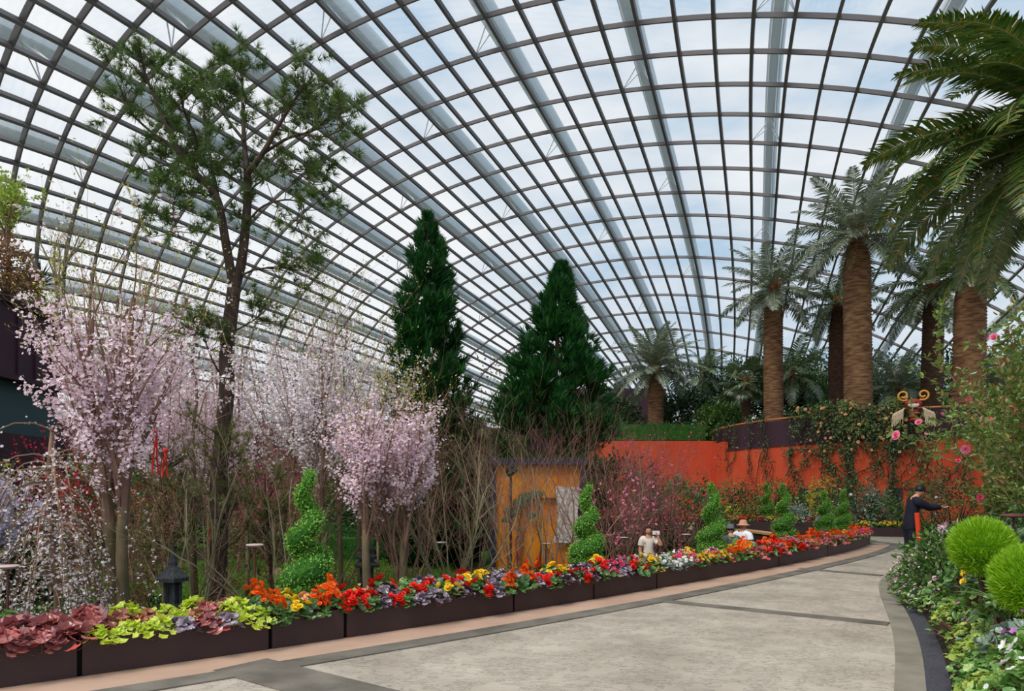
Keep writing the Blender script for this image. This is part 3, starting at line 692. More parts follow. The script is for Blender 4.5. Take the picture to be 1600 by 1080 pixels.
# the tall pine: main limbs laid out, side twigs grown, needle tufts on the twig ends
def pine():
    rng = np.random.RandomState(5); Y = 12.0; org = gp(342, Y); root = empty('pine_tree', org, 'tall slender pine with forked dark trunk and tufted crown', 'tree')
    P = lambda x, y, dy=0: at(x, y + max(0, 300 - y) * .1, Y + dy)
    limbs = [([(340, 940), (343, 850), (341, 760), (348, 680), (356, 600), (353, 560), (360, 500), (366, 450)], 0, .155, .115),
             ([(366, 452), (356, 400), (348, 350), (341, 310), (322, 285), (300, 262), (278, 225), (252, 165), (232, 110), (222, 80)], -.7, .085, .018),
             ([(345, 330), (336, 290), (330, 250), (322, 200), (318, 150), (322, 100)], .6, .045, .014),
             ([(366, 452), (378, 410), (384, 350), (388, 300), (386, 260)], .3, .09, .065),
             ([(386, 262), (381, 210), (380, 160), (378, 110), (380, 75)], .9, .05, .014),
             ([(387, 268), (412, 232), (432, 190), (455, 150), (474, 115)], -.5, .055, .014),
             ([(300, 262), (310, 210), (290, 170), (282, 130)], -1.1, .03, .01), ([(278, 225), (240, 200), (205, 165), (188, 120)], -.3, .03, .01),
             ([(381, 210), (352, 170), (330, 130), (318, 95)], 1.3, .03, .01), ([(412, 232), (450, 205), (490, 195), (515, 170)], .2, .03, .01),
             ([(388, 300), (350, 262), (315, 240), (270, 250), (225, 262)], .8, .022, .008), ([(432, 190), (470, 200), (510, 205), (535, 190)], -1.0, .02, .008),
             ([(384, 350), (410, 320), (450, 310), (480, 320), (460, 360)], -.6, .02, .008), ([(341, 310), (310, 300), (275, 300), (268, 330), (280, 370)], -.8, .02, .008),
             ([(378, 430), (400, 420), (440, 418), (480, 425)], .4, .02, .007), ([(362, 520), (390, 505), (410, 490)], .2, .018, .007), ([(352, 600), (330, 560), (320, 530), (300, 515)], -.4, .02, .008),
             ([(388, 300), (402, 285), (440, 262), (470, 268), (500, 300)], .5, .018, .007)]
    tips = []
    for pts, dy, r0, r1 in limbs:
        n = len(pts); Q = np.array([P(x, y, dy * i / (n - 1)) for i, (x, y) in enumerate(pts)])
        t = np.linspace(0, n - 1, 4 * n); Qs = np.stack([np.interp(t, np.arange(n), Q[:, k]) for k in range(3)], 1)
        ker = np.array([.25, .5, .25]); Qm = Qs.copy()
        for _ in range(3):
            Qm[1:-1] = (Qm[:-2] + Qm[2:]) / 4 + Qm[1:-1] / 2
        mb = MB(); tube(mb, Qm - org, np.linspace(r0, r1, len(Qm)), 9); mb.build('trunk' if r0 > .1 else 'limb', 'bark', root, smooth=True)
        if r0 < .1:
            S = []
            for i in range(int(len(Qm) * .25), len(Qm)):
                f = i / len(Qm)
                if rng.uniform() < .8:
                    for _ in range(2 if f > .5 else 1):
                        dd = unit(Qm[i] - Qm[i - 1]); nd = unit(dd * .75 + rng.normal(0, .62, 3) + [0, 0, .2])
                        grow(rng, Qm[i], nd, rng.uniform(.25, .6), .010, 0, [dict(n=5, wig=.14, up=.06, kids=3, ang=.65, lr=.5, rr=.6, **{'from': .3}), dict(n=3, wig=.12, up=.1)], S, tips)
            tips.append([*Qm[-1], *unit(Qm[-1] - Qm[-2])])
            branches_obj('twigs', S, 'bark', root, org)
    tips = np.array(tips); tips = tips[rng.uniform(0, 1, len(tips)) < .85]; N = len(tips)
    mb = MB(); scatter(mb, T_TUFT, tips[:, :3] - org, frames(tips[:, 3:] + rng.normal(0, .2, (N, 3)), rng), rng.uniform(.13, .21, N)); mb.build('needles', 'needle', root)
    return N
print('tufts', pine())

def bushypine(px, Y, h, rad, seed, label, mat='oldneedle', lo=.35, dens=.6, name='young_pine'):
    rng = np.random.RandomState(seed); org = gp(px, Y); root = empty(name, org, label, 'tree'); S = []; tips = []
    mb = MB(); t = np.linspace(0, 1, 8); tube(mb, np.stack([.08 * np.sin(3 * t + seed), .05 * t, h * t], 1), .035 * (1.2 - t), 7); mb.build('trunk', 'bark', root, smooth=True)
    for b in range(34):
        z = h * rng.uniform(lo, .98); a = rng.uniform(0, 2 * PI)
        grow(rng, org + [0, 0, z], [math.cos(a), math.sin(a), .5], rad * rng.uniform(.5, 1.1) * (1.15 - .5 * z / h), .012, 0, [dict(n=5, wig=.12, up=.1, kids=5, ang=.6, lr=.5, rr=.6), dict(n=3, wig=.12, up=.15)], S, tips)
    branches_obj('branches', S, 'bark', root, org); tips = np.array(tips); tips = tips[rng.uniform(0, 1, len(tips)) < dens]; N = len(tips)
    mb = MB(); scatter(mb, T_TUFT, tips[:, :3] - org, frames(tips[:, 3:], rng), rng.uniform(.08, .13, N)); mb.build('needles', mat, root)
bushypine(345, 10.6, 3.3, .85, 31, 'low olive young pine wrapped round the tall pine trunk')
bushypine(262, 11.5, 2.9, .6, 32, 'small olive young pine left of the tall pine')
bushypine(420, 11.0, 2.6, .6, 33, 'small olive young pine right of the tall pine trunk')

def conifer(px, Y, ytop, prof, seed, label, z0=G0):
    """plumes pointing up and out on a tapering crown; prof: (height share, radius)"""
    rng = np.random.RandomState(seed); org = gp(px, Y, z0); h = CH + (HZ - ytop) / F * Y - z0
    root = empty('conifer', org, label, 'tree'); prof = np.array(prof)
    mb = MB(); tube(mb, [(0, 0, 0), (0, 0, h * .96)], [.2, .02], 8); mb.build('trunk', 'bark', root)
    NB = 300; ub = rng.uniform(0, 1, NB) ** 1.2; ab = rng.uniform(0, 2 * PI, NB); pick = rng.randint(0, NB, 6500); along = rng.uniform(0, 1, 6500)
    N = 6500; u = np.clip(ub[pick] + along * .055 + rng.normal(0, .006, N), 0, 1); a = ab[pick] + rng.normal(0, .16, N)
    r = np.interp(u, prof[:, 0], prof[:, 1]); bump = 1 + .2 * np.sin(3 * a + 11 * u + seed) * (1 - u * .5) + .16 * np.sin(8 * a - 37 * u)
    k = np.where(rng.uniform(0, 1, N) < .3, rng.uniform(.2, .8, N), rng.uniform(.85, 1.08, N)); rr = r * (.62 + .5 * along) * k * (.8 + .4 * rng.uniform(0, 1, NB)[pick]) + .02
    P = np.stack([rr * np.cos(a), rr * np.sin(a), u * h * .97 - .1], 1)
    D = np.stack([np.cos(a) * .62, np.sin(a) * .62, np.full(N, 1.1)], 1) + rng.normal(0, .22, (N, 3))
    mb = MB(); S = rng.uniform(.25, .6, N) * np.interp(u, [0, .8, 1], [1, .8, .5]); scatter(mb, T_SPRAY, P, frames(D, rng), S); mb.build('foliage', 'conifer', root)
    return root
conifer(668, 21.5, 318, [(0, 1.3), (.3, 1.5), (.5, 1.3), (.6, 1.1), (.68, .8), (.78, .74), (.88, .5), (.94, .3), (1, .05)], 41, 'tall narrow dark green conifer, left of the pair')
conifer(850, 21.5, 395, [(0, 1.6), (.48, 1.7), (.58, 1.5), (.68, 1.2), (.79, .76), (.89, .48), (.96, .26), (1, .05)], 42, 'broad dark green conifer, right of the pair').rotation_euler = (0, math.radians(3.4), 0)

# bare shrubs with many thin upright stems
def bareshrub(px, Y, h, rad, seed, label, stems=9, mat='twig', tm=None, pm=None, ps=.02, pd=.5, r=.022, kids=8, name='bare_shrub', cat='shrub', lean=.55, trunk=0.0, z0=G0, kids2=6, per=2, blooms=None):
    rng = np.random.RandomState(seed); org = gp(px, Y, z0); root = empty(name, org, label, cat)
    S = []; tips = []
    for s_ in range(stems):
        a = 2 * PI * (s_ + rng.uniform(0, 1)) / stems; o_ = lean * rng.uniform(.2, 1)
        d = [math.cos(a) * o_, math.sin(a) * o_, 1]; p = org + np.array([math.cos(a), math.sin(a), 0]) * .07 + [0, 0, trunk]
        if trunk: p = org + [0, 0, trunk]
        grow(rng, p, d, (h - trunk) * rng.uniform(.75, 1.05), r * rng.uniform(.6, 1), 0, [dict(n=10, wig=.1, up=.03, kids=kids, ang=.55, lr=.42, rr=.45, taper=.8, **{'from': .2}),
             dict(n=6, wig=.13, up=.07, kids=kids2, ang=.6, lr=.5, rr=.55, tip=True, **{'from': .2}), dict(n=4, wig=.12, up=.05, tip=True)], S, tips)
    if trunk: mb = MB(); tube(mb, [(0, 0, 0), (.01, 0, trunk * .5), (0, .01, trunk + .03)], [r * 1.9, r * 1.6, r * 1.3], 8); mb.build('trunk', mat, root, smooth=True)
    branches_obj('branches', S, mat, root, org)
    if pm:
        tips = np.array(tips); leaves_obj('blossom' if tm is T_FLOWER else 'leaves', tips[rng.uniform(0, 1, len(tips)) < pd], pm, root, org, rng, per=per, size=ps, spread=.02, tm=tm or T_LEAF)
    if blooms:
        tips = np.array(tips); fr = tips[tips[:, 1] + 1.3 * tips[:, 0] < np.percentile(tips[:, 1] + 1.3 * tips[:, 0], 16)]; q = fr[rng.choice(len(fr), blooms[1])]; q[:, 1] -= .16; q[:, 0] -= .06; mb = MB(); scatter(mb, T_ROSE, q[:, :3] - org, frames(q[:, 3:] * .4 + [-.5, -.7, .3] + rng.normal(0, .3, (len(q), 3)), rng), blooms[2] * rng.uniform(.8, 1.2, len(q))); mb.build('flowers', blooms[0], root)
    return root
bareshrub(630, 10.6, 2.75, 1, 51, 'bare branching shrub right of the pink cherry, thick low trunk', 8, 'twig', trunk=.45, r=.03)
bareshrub(655, 14.5, 3.6, 1, 52, 'bare twiggy shrub in front of the left conifer', 9, 'redtwig', lean=.5)
bareshrub(712, 11.4, 2.9, 1, 53, 'bare grey green shrub left of the golden screen', 8, 'greytwig', r=.03, lean=.6)
bareshrub(735, 16, 3.6, 1, 54, 'bare reddish shrub between the two conifers', 9, 'redtwig', lean=.5)
bareshrub(800, 14.5, 3.3, 1, 55, 'bare reddish shrub before the left part of the golden screen', 9, 'redtwig', lean=.4, kids=6)
bareshrub(842, 13.2, 2.9, 1, 56, 'bare grey shrub before the middle of the golden screen', 7, 'greytwig', lean=.45, kids=6)
bareshrub(875, 13.0, 2.9, 1, 57, 'bare forking shrub before the pale veined panel', 6, 'twig', lean=.5, r=.03, kids=6)
bareshrub(935, 15.5, 3.4, 1, 58, 'bare reddish shrub behind the second topiary', 10, 'redtwig', lean=.5)
bareshrub(968, 17, 3.4, 1, 59, 'bare brown shrub left of the magenta flecked shrub', 10, 'twig', lean=.45)
bareshrub(1060, 19, 3.0, 1, 60, 'bare brown shrub before the flat orange wall', 11, 'twig', lean=.5)
bareshrub(430, 9.8, 2.7, 1, 61, 'bare thin stemmed shrub left of the first topiary', 6, 'greytwig', lean=.5, kids=5)
bareshrub(300, 10.2, 3.1, 1, 62, 'bare thin stemmed shrub by the stone lantern', 7, 'greytwig', lean=.45, kids=6)
bareshrub(515, 12.4, 3.3, 1, 63, 'bare brown shrub right of the first topiary', 7, 'twig', lean=.4, kids=6)
F3 = T_FLOWER
bareshrub(1030, 18, 2.9, 1, 64, 'magenta flecked shrub behind the woman with the phone', 11, 'redtwig', F3, 'magenta', .04, .22, lean=.6, name='flowering_shrub')
bareshrub(985, 16.6, 2.2, 1, 65, 'low pink magnolia shrub left of the woman', 8, 'twig', F3, 'f_pink', .06, .12, lean=.7, name='flowering_shrub')
bareshrub(1010, 19.5, 3.3, 1, 71, 'thin magenta twigged shrub against the orange wall', 10, 'redtwig', F3, 'magenta', .03, .12, lean=.5, name='flowering_shrub')
bareshrub(420, 17, 2.9, 1, 66, 'pink blossoming shrub behind the first lamp', 8, 'redtwig', F3, 'magenta', .045, .3, lean=.8, name='flowering_shrub', trunk=.5)
bareshrub(372, 19, 3.2, 1, 67, 'rosy pink blossoming shrub behind the tall pine', 9, 'redtwig', F3, 'magenta', .045, .2, lean=.8, name='flowering_shrub', trunk=.6)
bareshrub(118, 15, 2.75, 1, 68, 'crimson blossoming shrub before the plum building', 9, 'redtwig', F3, 'crimson', .045, .4, lean=.6, name='flowering_shrub', trunk=.6)
bareshrub(470, 21, 3.6, 1, 69, 'deep pink shrub far behind the first topiary', 9, 'redtwig', F3, 'magenta', .05, .12, lean=.8, name='flowering_shrub', trunk=.7)
bareshrub(255, 20, 3.7, 1, 70, 'crimson pink shrub far behind the double trunked cherry', 9, 'redtwig', F3, 'crimson', .04, .08, lean=.8, name='flowering_shrub', trunk=.7)
bareshrub(235, 10.5, 1.9, 1, 72, 'low rusty leaved maple behind the double trunked cherry', 8, 'twig', T_LEAF, 'maple', .045, .6, lean=1.0, name='maple_shrub', per=3)
bareshrub(150, 11, 1.9, 1, 73, 'low rusty leaved maple behind the weeping cherry', 8, 'twig', T_LEAF, 'maple', .045, .55, lean=1.0, name='maple_shrub', per=3)
bareshrub(590, 18, 3.9, 1, 74, 'olive leaved small tree left of the left conifer', 8, 'twig', T_LEAF, 'olive', .06, .5, lean=.5, name='small_tree', cat='tree', trunk=1.0)
bareshrub(752, 27, 5.6, 1, 75, 'olive leaved tree between the two conifers', 9, 'bark', T_LEAF, 'olive', .1, .8, lean=.7, name='small_tree', cat='tree', trunk=1.5, r=.05, per=4)

# leafy shrubs and hedges: a dark twiggy heart covered by leaves
def leafy(name, label, loc, r, mat, seed, n=1500, leaf=.07, group=None, tm=T_LEAF, heart='soil', flowers=None, nf=0, fs=.07, cat='shrub', ftm=T_DOUBLE, amp=.2, low=-.3, stem=False, fill=.78):
    rng = np.random.RandomState(seed); root = empty(name, loc, label, cat, group); r = np.array(r) * np.ones(3)
    a = rng.uniform(0, 2 * PI, n); cz = rng.uniform(low, 1, n); sz = np.sqrt(1 - cz ** 2); d = np.stack([np.cos(a) * sz, np.sin(a) * sz, cz], 1)
    k = (1 + amp * np.sin(4 * a + 5 * cz + seed) + amp * .6 * np.sin(9 * a - 7 * cz)) * rng.uniform(fill, 1.05, n)
    P = d * r * k[:, None] + [0, 0, -low * r[2]]
    mb = MB(); scatter(mb, tm, P, frames(d * [1, 1, .6] + rng.normal(0, .55, (n, 3)) + [0, 0, .2], rng, up=d), leaf * rng.uniform(.7, 1.3, n)); mb.build('leaves', mat, root)
    mb = MB(); S = []
    for q in range(16):
        b = d[rng.randint(n)]; e_ = b * r * .85 + [0, 0, -low * r[2]]; m_ = e_ * [.45, .45, .4]
        S += [[0, 0, 0, *m_, .02 * r[2] + .004, .014 * r[2] + .003], [*m_, *e_, .014 * r[2] + .003, .004]]
    segs(mb, S, 5); mb.build('stems', 'bark', root)
    if nf:
        i = rng.choice(n, nf); mb = MB(); scatter(mb, ftm, P[i] * 1.0 + d[i] * leaf * .5, frames(d[i] + rng.normal(0, .3, (nf, 3)), rng), fs * rng.uniform(.7, 1.2, nf)); mb.build('flowers', flowers, root)
    return root
def hedge(label, x0, x1, Y, z0, z1, dep, mat, seed, leaf=.08, name='hedge'):
    rng = np.random.RandomState(seed); c = np.array([(x0 + x1) / 2, Y, z0]); root = empty(name, c, label, 'hedge'); W = x1 - x0; H = z1 - z0
    n = int(W * H * 420 * (.08 / leaf) ** 2 * .55); P = np.stack([rng.uniform(-W / 2, W / 2, n), rng.uniform(-dep / 2, dep / 2, n), rng.uniform(0, H, n)], 1)
    side = rng.randint(0, 3, n); P[side == 0, 1] = -dep / 2 * rng.uniform(.85, 1.08, (side == 0).sum()); P[side == 1, 2] = H * rng.uniform(.94, 1.06, (side == 1).sum())
    mb = MB(); scatter(mb, T_LEAF, P, frames(rng.normal(0, 1, (n, 3)) + [0, -.5, .5], rng), leaf * rng.uniform(.7, 1.3, n)); mb.build('leaves', mat, root)
    mb = MB(); box(mb, (0, 0, H * .46), (W * .97, dep * .8, H * .9)); mb.build('inner_twigs', 'boxcore', root)
hedge('clipped dark hedge far behind the lawn at the left', -9, -1.2, 27, G0, .5, 1.0, 'darkleaf', 81)
hedge('second clipped dark hedge, nearer and lower', -6, -1.0, 23, G0, .15, .8, 'shrubleaf', 82)
hedge('ivy hedge overhanging the top of the flat orange wall', 4.6, 10.6, 37.6, 4.42, 5.4, 1.2, 'ivy', 83, .12, 'ivy_hedge')
rb = np.random.RandomState(9)
for k, (px, Y, rx, rz, mat) in enumerate([(20, 14, .9, 1.1, 'darkleaf'), (105, 27, 1.8, 2.2, 'darkleaf'), (160, 26, 2.2, 2.4, 'shrubleaf'), (330, 30, 2.6, 3.0, 'darkleaf'), (480, 32, 2.6, 3.2, 'darkleaf'), (560, 29, 2.0, 2.6, 'shrubleaf'),
                                         (620, 27, 2.0, 2.6, 'darkleaf'), (735, 30, 1.9, 2.8, 'darkleaf'), (960, 26, 1.8, 2.2, 'darkleaf'), (1060, 27, 1.8, 1.7, 'shrubleaf'), (430, 24, 1.4, 1.3, 'olive')]):
    leafy('evergreen_shrub', ['big dark green', 'broad dark green', 'broad mid green', 'tall dark green', 'tall deep green', 'mid green', 'dense dark green', 'shadowy dark green', 'dark green', 'low mid green', 'low olive'][k] + ' shrub ' +
          ['before the plum building wall', 'behind the weeping cherry', 'behind the crimson shrub', 'behind the tall pine', 'behind the white cherry tree', 'behind the rounded pink cherry', 'behind the left conifer', 'between the two conifers',
           'right of the broad conifer', 'before the flat orange wall', 'on the lawn behind the first lamp'][k],
          (*gp(px, Y)[:2], G0), (rx, rx, rz), mat, 90 + k, int(2600 * rx), .16, low=-.6, amp=.12)
# ground cover in the sunken garden
cover = [(745, 12.6, 1.2, .32, 'yellowleaf', 'yellow variegated ground cover before the golden screen, left part'), (800, 14.6, 1.2, .34, 'yellowleaf', 'yellow variegated ground cover before the golden screen, middle part'),
         (865, 14.4, 1.2, .34, 'yellowleaf', 'yellow variegated ground cover before the golden screen, right part'), (640, 13, 1.4, .3, 'grass', 'mossy green mound under the bare shrubs'),
         (590, 15.5, 1.5, .3, 'olive', 'olive ground cover mound near the dark pagoda lantern'), (960, 15.5, 1.3, .35, 'darkleaf', 'dark ground cover left of the woman'),
         (1050, 16.5, 1.3, .4, 'olive', 'olive ground cover right of the woman'), (1085, 14.6, .9, .35, 'darkleaf', 'dark ground cover left of the third topiary'), (90, 10.4, 1.3, .3, 'darkleaf', 'dark ground cover under the weeping cherry'),
         (215, 11.4, 1.0, .25, 'darkleaf', 'dark ground cover behind the double trunked cherry')]
for k, (px, Y, rx, rz, mat, lab) in enumerate(cover):
    leafy('ground_cover_patch', lab, (*gp(px, Y)[:2], G0 + .02), (rx, rx * .8, rz + .25), mat, 120 + k, 2200, .055, low=0, amp=.15, cat='ground cover', fill=.9)
rng = np.random.RandomState(77); N = 60000
P = np.stack([rng.uniform(-9.5, -1.8, N), rng.uniform(13, 26, N), np.full(N, G0)], 1)
mb = MB(); scatter(mb, T_THIN, P, frames(rng.normal(0, .35, (N, 3)) + [0, 0, 1], rng), np.stack([np.full(N, .35), rng.uniform(.08, .16, N), np.ones(N)], 1)); tag(mb.build('lawn_grass', 'grass'), 'short green grass of the lawn under the trees', 'grass', kind='stuff')

# strappy plants
def straps(name, label, loc, n, L, mat, seed, wd=.7, droop=.5, cat='plant', trunk=0, pup=.6):
    rng = np.random.RandomState(seed); root = empty(name, loc, label, cat); mb = MB()
    for k in range(n):
        a = rng.uniform(0, 2 * PI); el = rng.uniform(.15, 1.25); d = np.array([math.cos(a) * math.sin(el), math.sin(a) * math.sin(el), math.cos(el)]); sd = np.array([-math.sin(a), math.cos(a), 0])
        l = L * rng.uniform(.7, 1.1); t = np.linspace(0, 1, 6)[:, None]; P = d * t * l + np.array([0, 0, -1]) * droop * l * t ** 2 * math.sin(el) + [0, 0, trunk]
        w_ = wd * .05 * L * np.sin(PI * (.12 + .88 * t) ** .8) + .001
        v = np.concatenate([P - sd * w_, P + sd * w_]); mb.add(v, [[i, i + 1, 7 + i, 6 + i] for i in range(5)])
    mb.build('leaves', mat, root)
    mb = MB(); tube(mb, [(0, 0, 0), (0, 0, max(trunk, .08))], [.05 + trunk * .03, .04 + trunk * .02], 8); mb.build('stem', 'bark', root)
    return root
for k, (px, Y, L, lab) in enumerate([(238, 7.9, .62, 'nearest beside the stone lantern'), (208, 9.4, .6, 'behind the double trunked cherry'), (150, 9.2, .6, 'left of the double trunked cherry'), (165, 10.5, .6, 'farther back left of the cherry'), (310, 8.4, .45, 'right of the stone lantern'), (122, 10, .6, 'beside the weeping cherry'), (262, 10.6, .6, 'behind the stone lantern')]):
    straps('cordyline', 'spiky dark maroon cordyline ' + lab, (*gp(px, Y)[:2], G0 + (.35 if k in (0, 4) else .25)), 60, L, 'cordyline', 140 + k)

# stones and lanterns
def rock(px, Y, r, lab, mat='rock', seed=1, z=G0):
    mb = MB(); rng = np.random.RandomState(seed); blob(mb, (0, 0, r[2] * .6), r, rng, .28, 22, 14, freq=2)
    o = mb.build('boulder', mat, loc=(*gp(px, Y)[:2], z)); tag(o, lab, 'rock')
rock(372, 11.5, (.36, .3, .24), 'pale brown boulder at the foot of the tall pine'); rock(345, 9.2, (.24, .2, .2), 'pale brown boulder left of the tall pine', seed=3)
rock(290, 9.8, (.3, .25, .16), 'low pale boulder behind the stone lantern', 'greyrock', 5); rock(745, 31, (1.1, .8, 3.3), 'tall grey rock face between the two conifers', 'greyrock', 8); rock(440, 18, (.35, .3, .2), 'small boulder out on the lawn', 'rock', 9)
def lantern(px, Y, h, label, z=G0, tiers=1, ws=1.0):
    root = empty('stone_lantern', (*gp(px, Y)[:2], z), label, 'lantern'); s_ = h
    mb = MB(); lathe(mb, [(0, 0), (.16 * s_, 0), (.16 * s_, .06 * s_), (.08 * s_, .1 * s_), (.06 * s_, .14 * s_), (.06 * s_, .38 * s_), (.1 * s_, .42 * s_), (.14 * s_, .45 * s_), (.14 * s_, .48 * s_), (0, .48 * s_)], 6); mb.build('base', 'stone', root)
    z_ = .48
    mb = MB()
    for k in range(6):
        a = k * PI / 3; box(mb, (.09 * s_ * math.cos(a), .09 * s_ * math.sin(a), (z_ + .09) * s_), (.03 * s_, .03 * s_, .18 * s_), 0, a)
    lathe(mb, [(.06 * s_, z_ * s_), (.06 * s_, (z_ + .18) * s_)], 6); mb.build('lamp_chamber', 'stone', root)
    z_ += .18
    for t in range(tiers):
        mb = MB(); q = 1 - t * .18
        lathe(mb, [(.0, z_ * s_), (.19 * q * s_, (z_ - .01) * s_), (.2 * q * s_, (z_ + .02) * s_), (.1 * q * s_, (z_ + .08) * s_), (.05 * q * s_, (z_ + .11) * s_), (0, (z_ + .11) * s_)], 6); mb.build('roof', 'stone', root); z_ += .1
    root.scale = (ws, ws, 1)
    mb = MB(); lathe(mb, [(.0, z_ * s_), (.05 * s_, z_ * s_), (.055 * s_, (z_ + .03) * s_), (.03 * s_, (z_ + .08) * s_), (0.004, (z_ + .16) * s_)], 10); mb.build('finial', 'stone', root)
lantern(270, 9.0, 1.75, 'dark stone garden lantern beside the double trunked cherry', ws=.62)
lantern(573, 12.5, 1.45, 'dark tiered pagoda lantern right of the first topiary', tiers=3, ws=.8)
lantern(1300, 27.6, .9, 'small dark stone lantern far by the orange wall', 0)
mb = MB(); root = empty('bollard_light', (*gp(770, 10.6)[:2], G0 + .3), 'short grey teal bollard light behind the red begonias', 'lamp')
lathe(mb, [(0, 0), (.1, 0), (.1, .34), (0, .34)], 20); mb.build('body', 'teal', root); mb = MB(); lathe(mb, [(0, .34), (.115, .34), (.12, .37), (.11, .4), (0, .4)], 20); mb.build('cap', 'teal', root)
for k, (px, pyb, z, hh, lab) in enumerate([(12, 990, .26, .62, 'mushroom path lamp nearest, at the left edge'), (398, 952, .26, .72, 'mushroom path lamp left of the first topiary'), (690, 908, .0, .68, 'mushroom path lamp behind the red begonias'),
                                          (853, 900, .0, .6, 'mushroom path lamp left of the second topiary'), (975, 872, .2, .42, 'mushroom path lamp left of the woman'), (1072, 868, .2, .45, 'mushroom path lamp left of the third topiary')]):
    g = gxy(px, pyb, z); root = empty('path_lamp', g, lab, 'lamp')
    mb = MB(); tube(mb, [(0, 0, 0), (0, 0, hh)], .012, 8); mb.build('pole', 'rust', root)
    mb = MB(); lathe(mb, [(0, hh), (.05, hh - .005), (.095, hh + .012), (.1, hh + .02), (.09, hh + .028), (0, hh + .035)], 28); mb.build('lamp_head', 'lampdisc', root)
g = gxy(1590, 905, .2); g = np.array([5.2, 7.1, .35]); root = empty('path_lamp', g, 'mushroom path lamp above the right bushes', 'lamp')
mb = MB(); tube(mb, [(0, 0, 0), (0, 0, 1.0)], .014, 8); mb.build('pole', 'rust', root); mb = MB(); lathe(mb, [(0, 1.0), (.12, .995), (.13, 1.01), (.1, 1.03), (0, 1.035)], 28); mb.build('lamp_head', 'rust', root)

# golden screen
Y = 18.5; o = at(775, 880, Y); root = empty('painted_screen', (o[0], Y, G0), 'golden orange stage screen with painted pine and a pale veined panel', 'screen'); q = F / Y
zz = lambda y: CH + (HZ - y) / q - G0
mb = MB(); wS = 130 / q
def prect(mb, x0, y0, x1, y1, th, yo, m=0):
    box(mb, ((x0 + x1) / 2 / q - 775 / q, yo, (zz(y0) + zz(y1)) / 2), ((x1 - x0) / q, th, zz(y0) - zz(y1)), m)
prect(mb, 775, 726, 905, 778, .12, 0); prect(mb, 775, 778, 812, 888, .12, 0); prect(mb, 812, 778, 905, 888, .08, .12); mb.build('panel', 'gold', root)
mb = MB(); prect(mb, 765, 712, 775, 890, .3, 0); prect(mb, 765, 716, 916, 727, .5, 0); prect(mb, 905, 726, 913, 890, .3, 0); mb.build('frame', 'navy', root)
mb = MB(); v = np.array([[x / q - 775 / q, -.08 + yo, zz(y)] for yo in (0, .05) for x, y in ((868, 760), (908, 762), (902, 800), (906, 848), (864, 848), (872, 808))])
mb.add(v, [[0, 5, 4, 3, 2, 1], [6, 7, 8, 9, 10, 11]]); mb.add(v, [[i, (i + 1) % 6, 6 + (i + 1) % 6, 6 + i] for i in range(6)]); mb.build('veined_panel', 'marble', root)
for (x, y, rx, rz_) in ((800, 800, 12, 8), (812, 786, 11, 7), (824, 776, 12, 7), (792, 812, 9, 4), (838, 772, 10, 5), (830, 806, 8, 5)):
    mb = MB(); rng = np.random.RandomState(x); blob(mb, (x / q - 775 / q, -.07, zz(y)), (rx / q, .02, rz_ / q), rng, .3, 18, 8); mb.build('painted_foliage', 'pineart', root)
mb = MB(); tube(mb, [((x - 775) / q, -.07, zz(y)) for x, y in ((810, 888), (806, 850), (812, 820), (806, 795), (815, 775))], .03, 6); tube(mb, [((x - 775) / q, -.07, zz(y)) for x, y in ((842, 888), (846, 850), (838, 820), (843, 790))], .035, 6); mb.build('painted_trunk', 'trunkart', root)
# spotlight above the screen
o = at(798, 736, 16.5); root = empty('spotlight', (o[0], 16.5, G0), 'black spotlight on a tall thin pole before the golden screen', 'lamp')
mb = MB(); tube(mb, [(0, 0, 0), (0, 0, o[2] - G0)], .03, 8); mb.build('pole', 'rust', root); mb = MB(); lathe(mb, [(0, -.14), (.11, -.14), (.13, .14), (.1, .16), (0, .16)], 16); 
h_ = mb.build('lamp_head', 'black', root, loc=(0, -.1, o[2] - G0)); h_.rotation_euler = (1.2, 0, .4)
# red ribbons hanging in the trees
for k, (px, y0, y1, Y) in enumerate(((243, 672, 735, 9.6), (258, 700, 740, 10.4), (330, 795, 845, 12.5))):
    a_ = at(px, y0, Y); L_ = (y1 - y0) / F * Y; root = empty('red_ribbon', a_, 'red ribbon ' + ('hanging in the double trunked cherry', 'with short tail, right of the longer red ribbon', 'hanging low before the tall pine')[k], 'ribbon')
    mb = MB(); blob(mb, (0, 0, -.04), (.035, .03, .04), np.random.RandomState(k), .1, 10, 8); mb.build('knot', 'ribbon', root)
    mb = MB(); t = np.linspace(0, 1, 10)
    for sx in (-.03, .03): P_ = np.stack([sx * t * 1.5 + .012 * np.sin(7 * t), .01 * np.cos(9 * t), -.05 - L_ * t], 1); tube(mb, P_, .014, 6, sq=.3)
    mb.build('tail', 'ribbon', root)

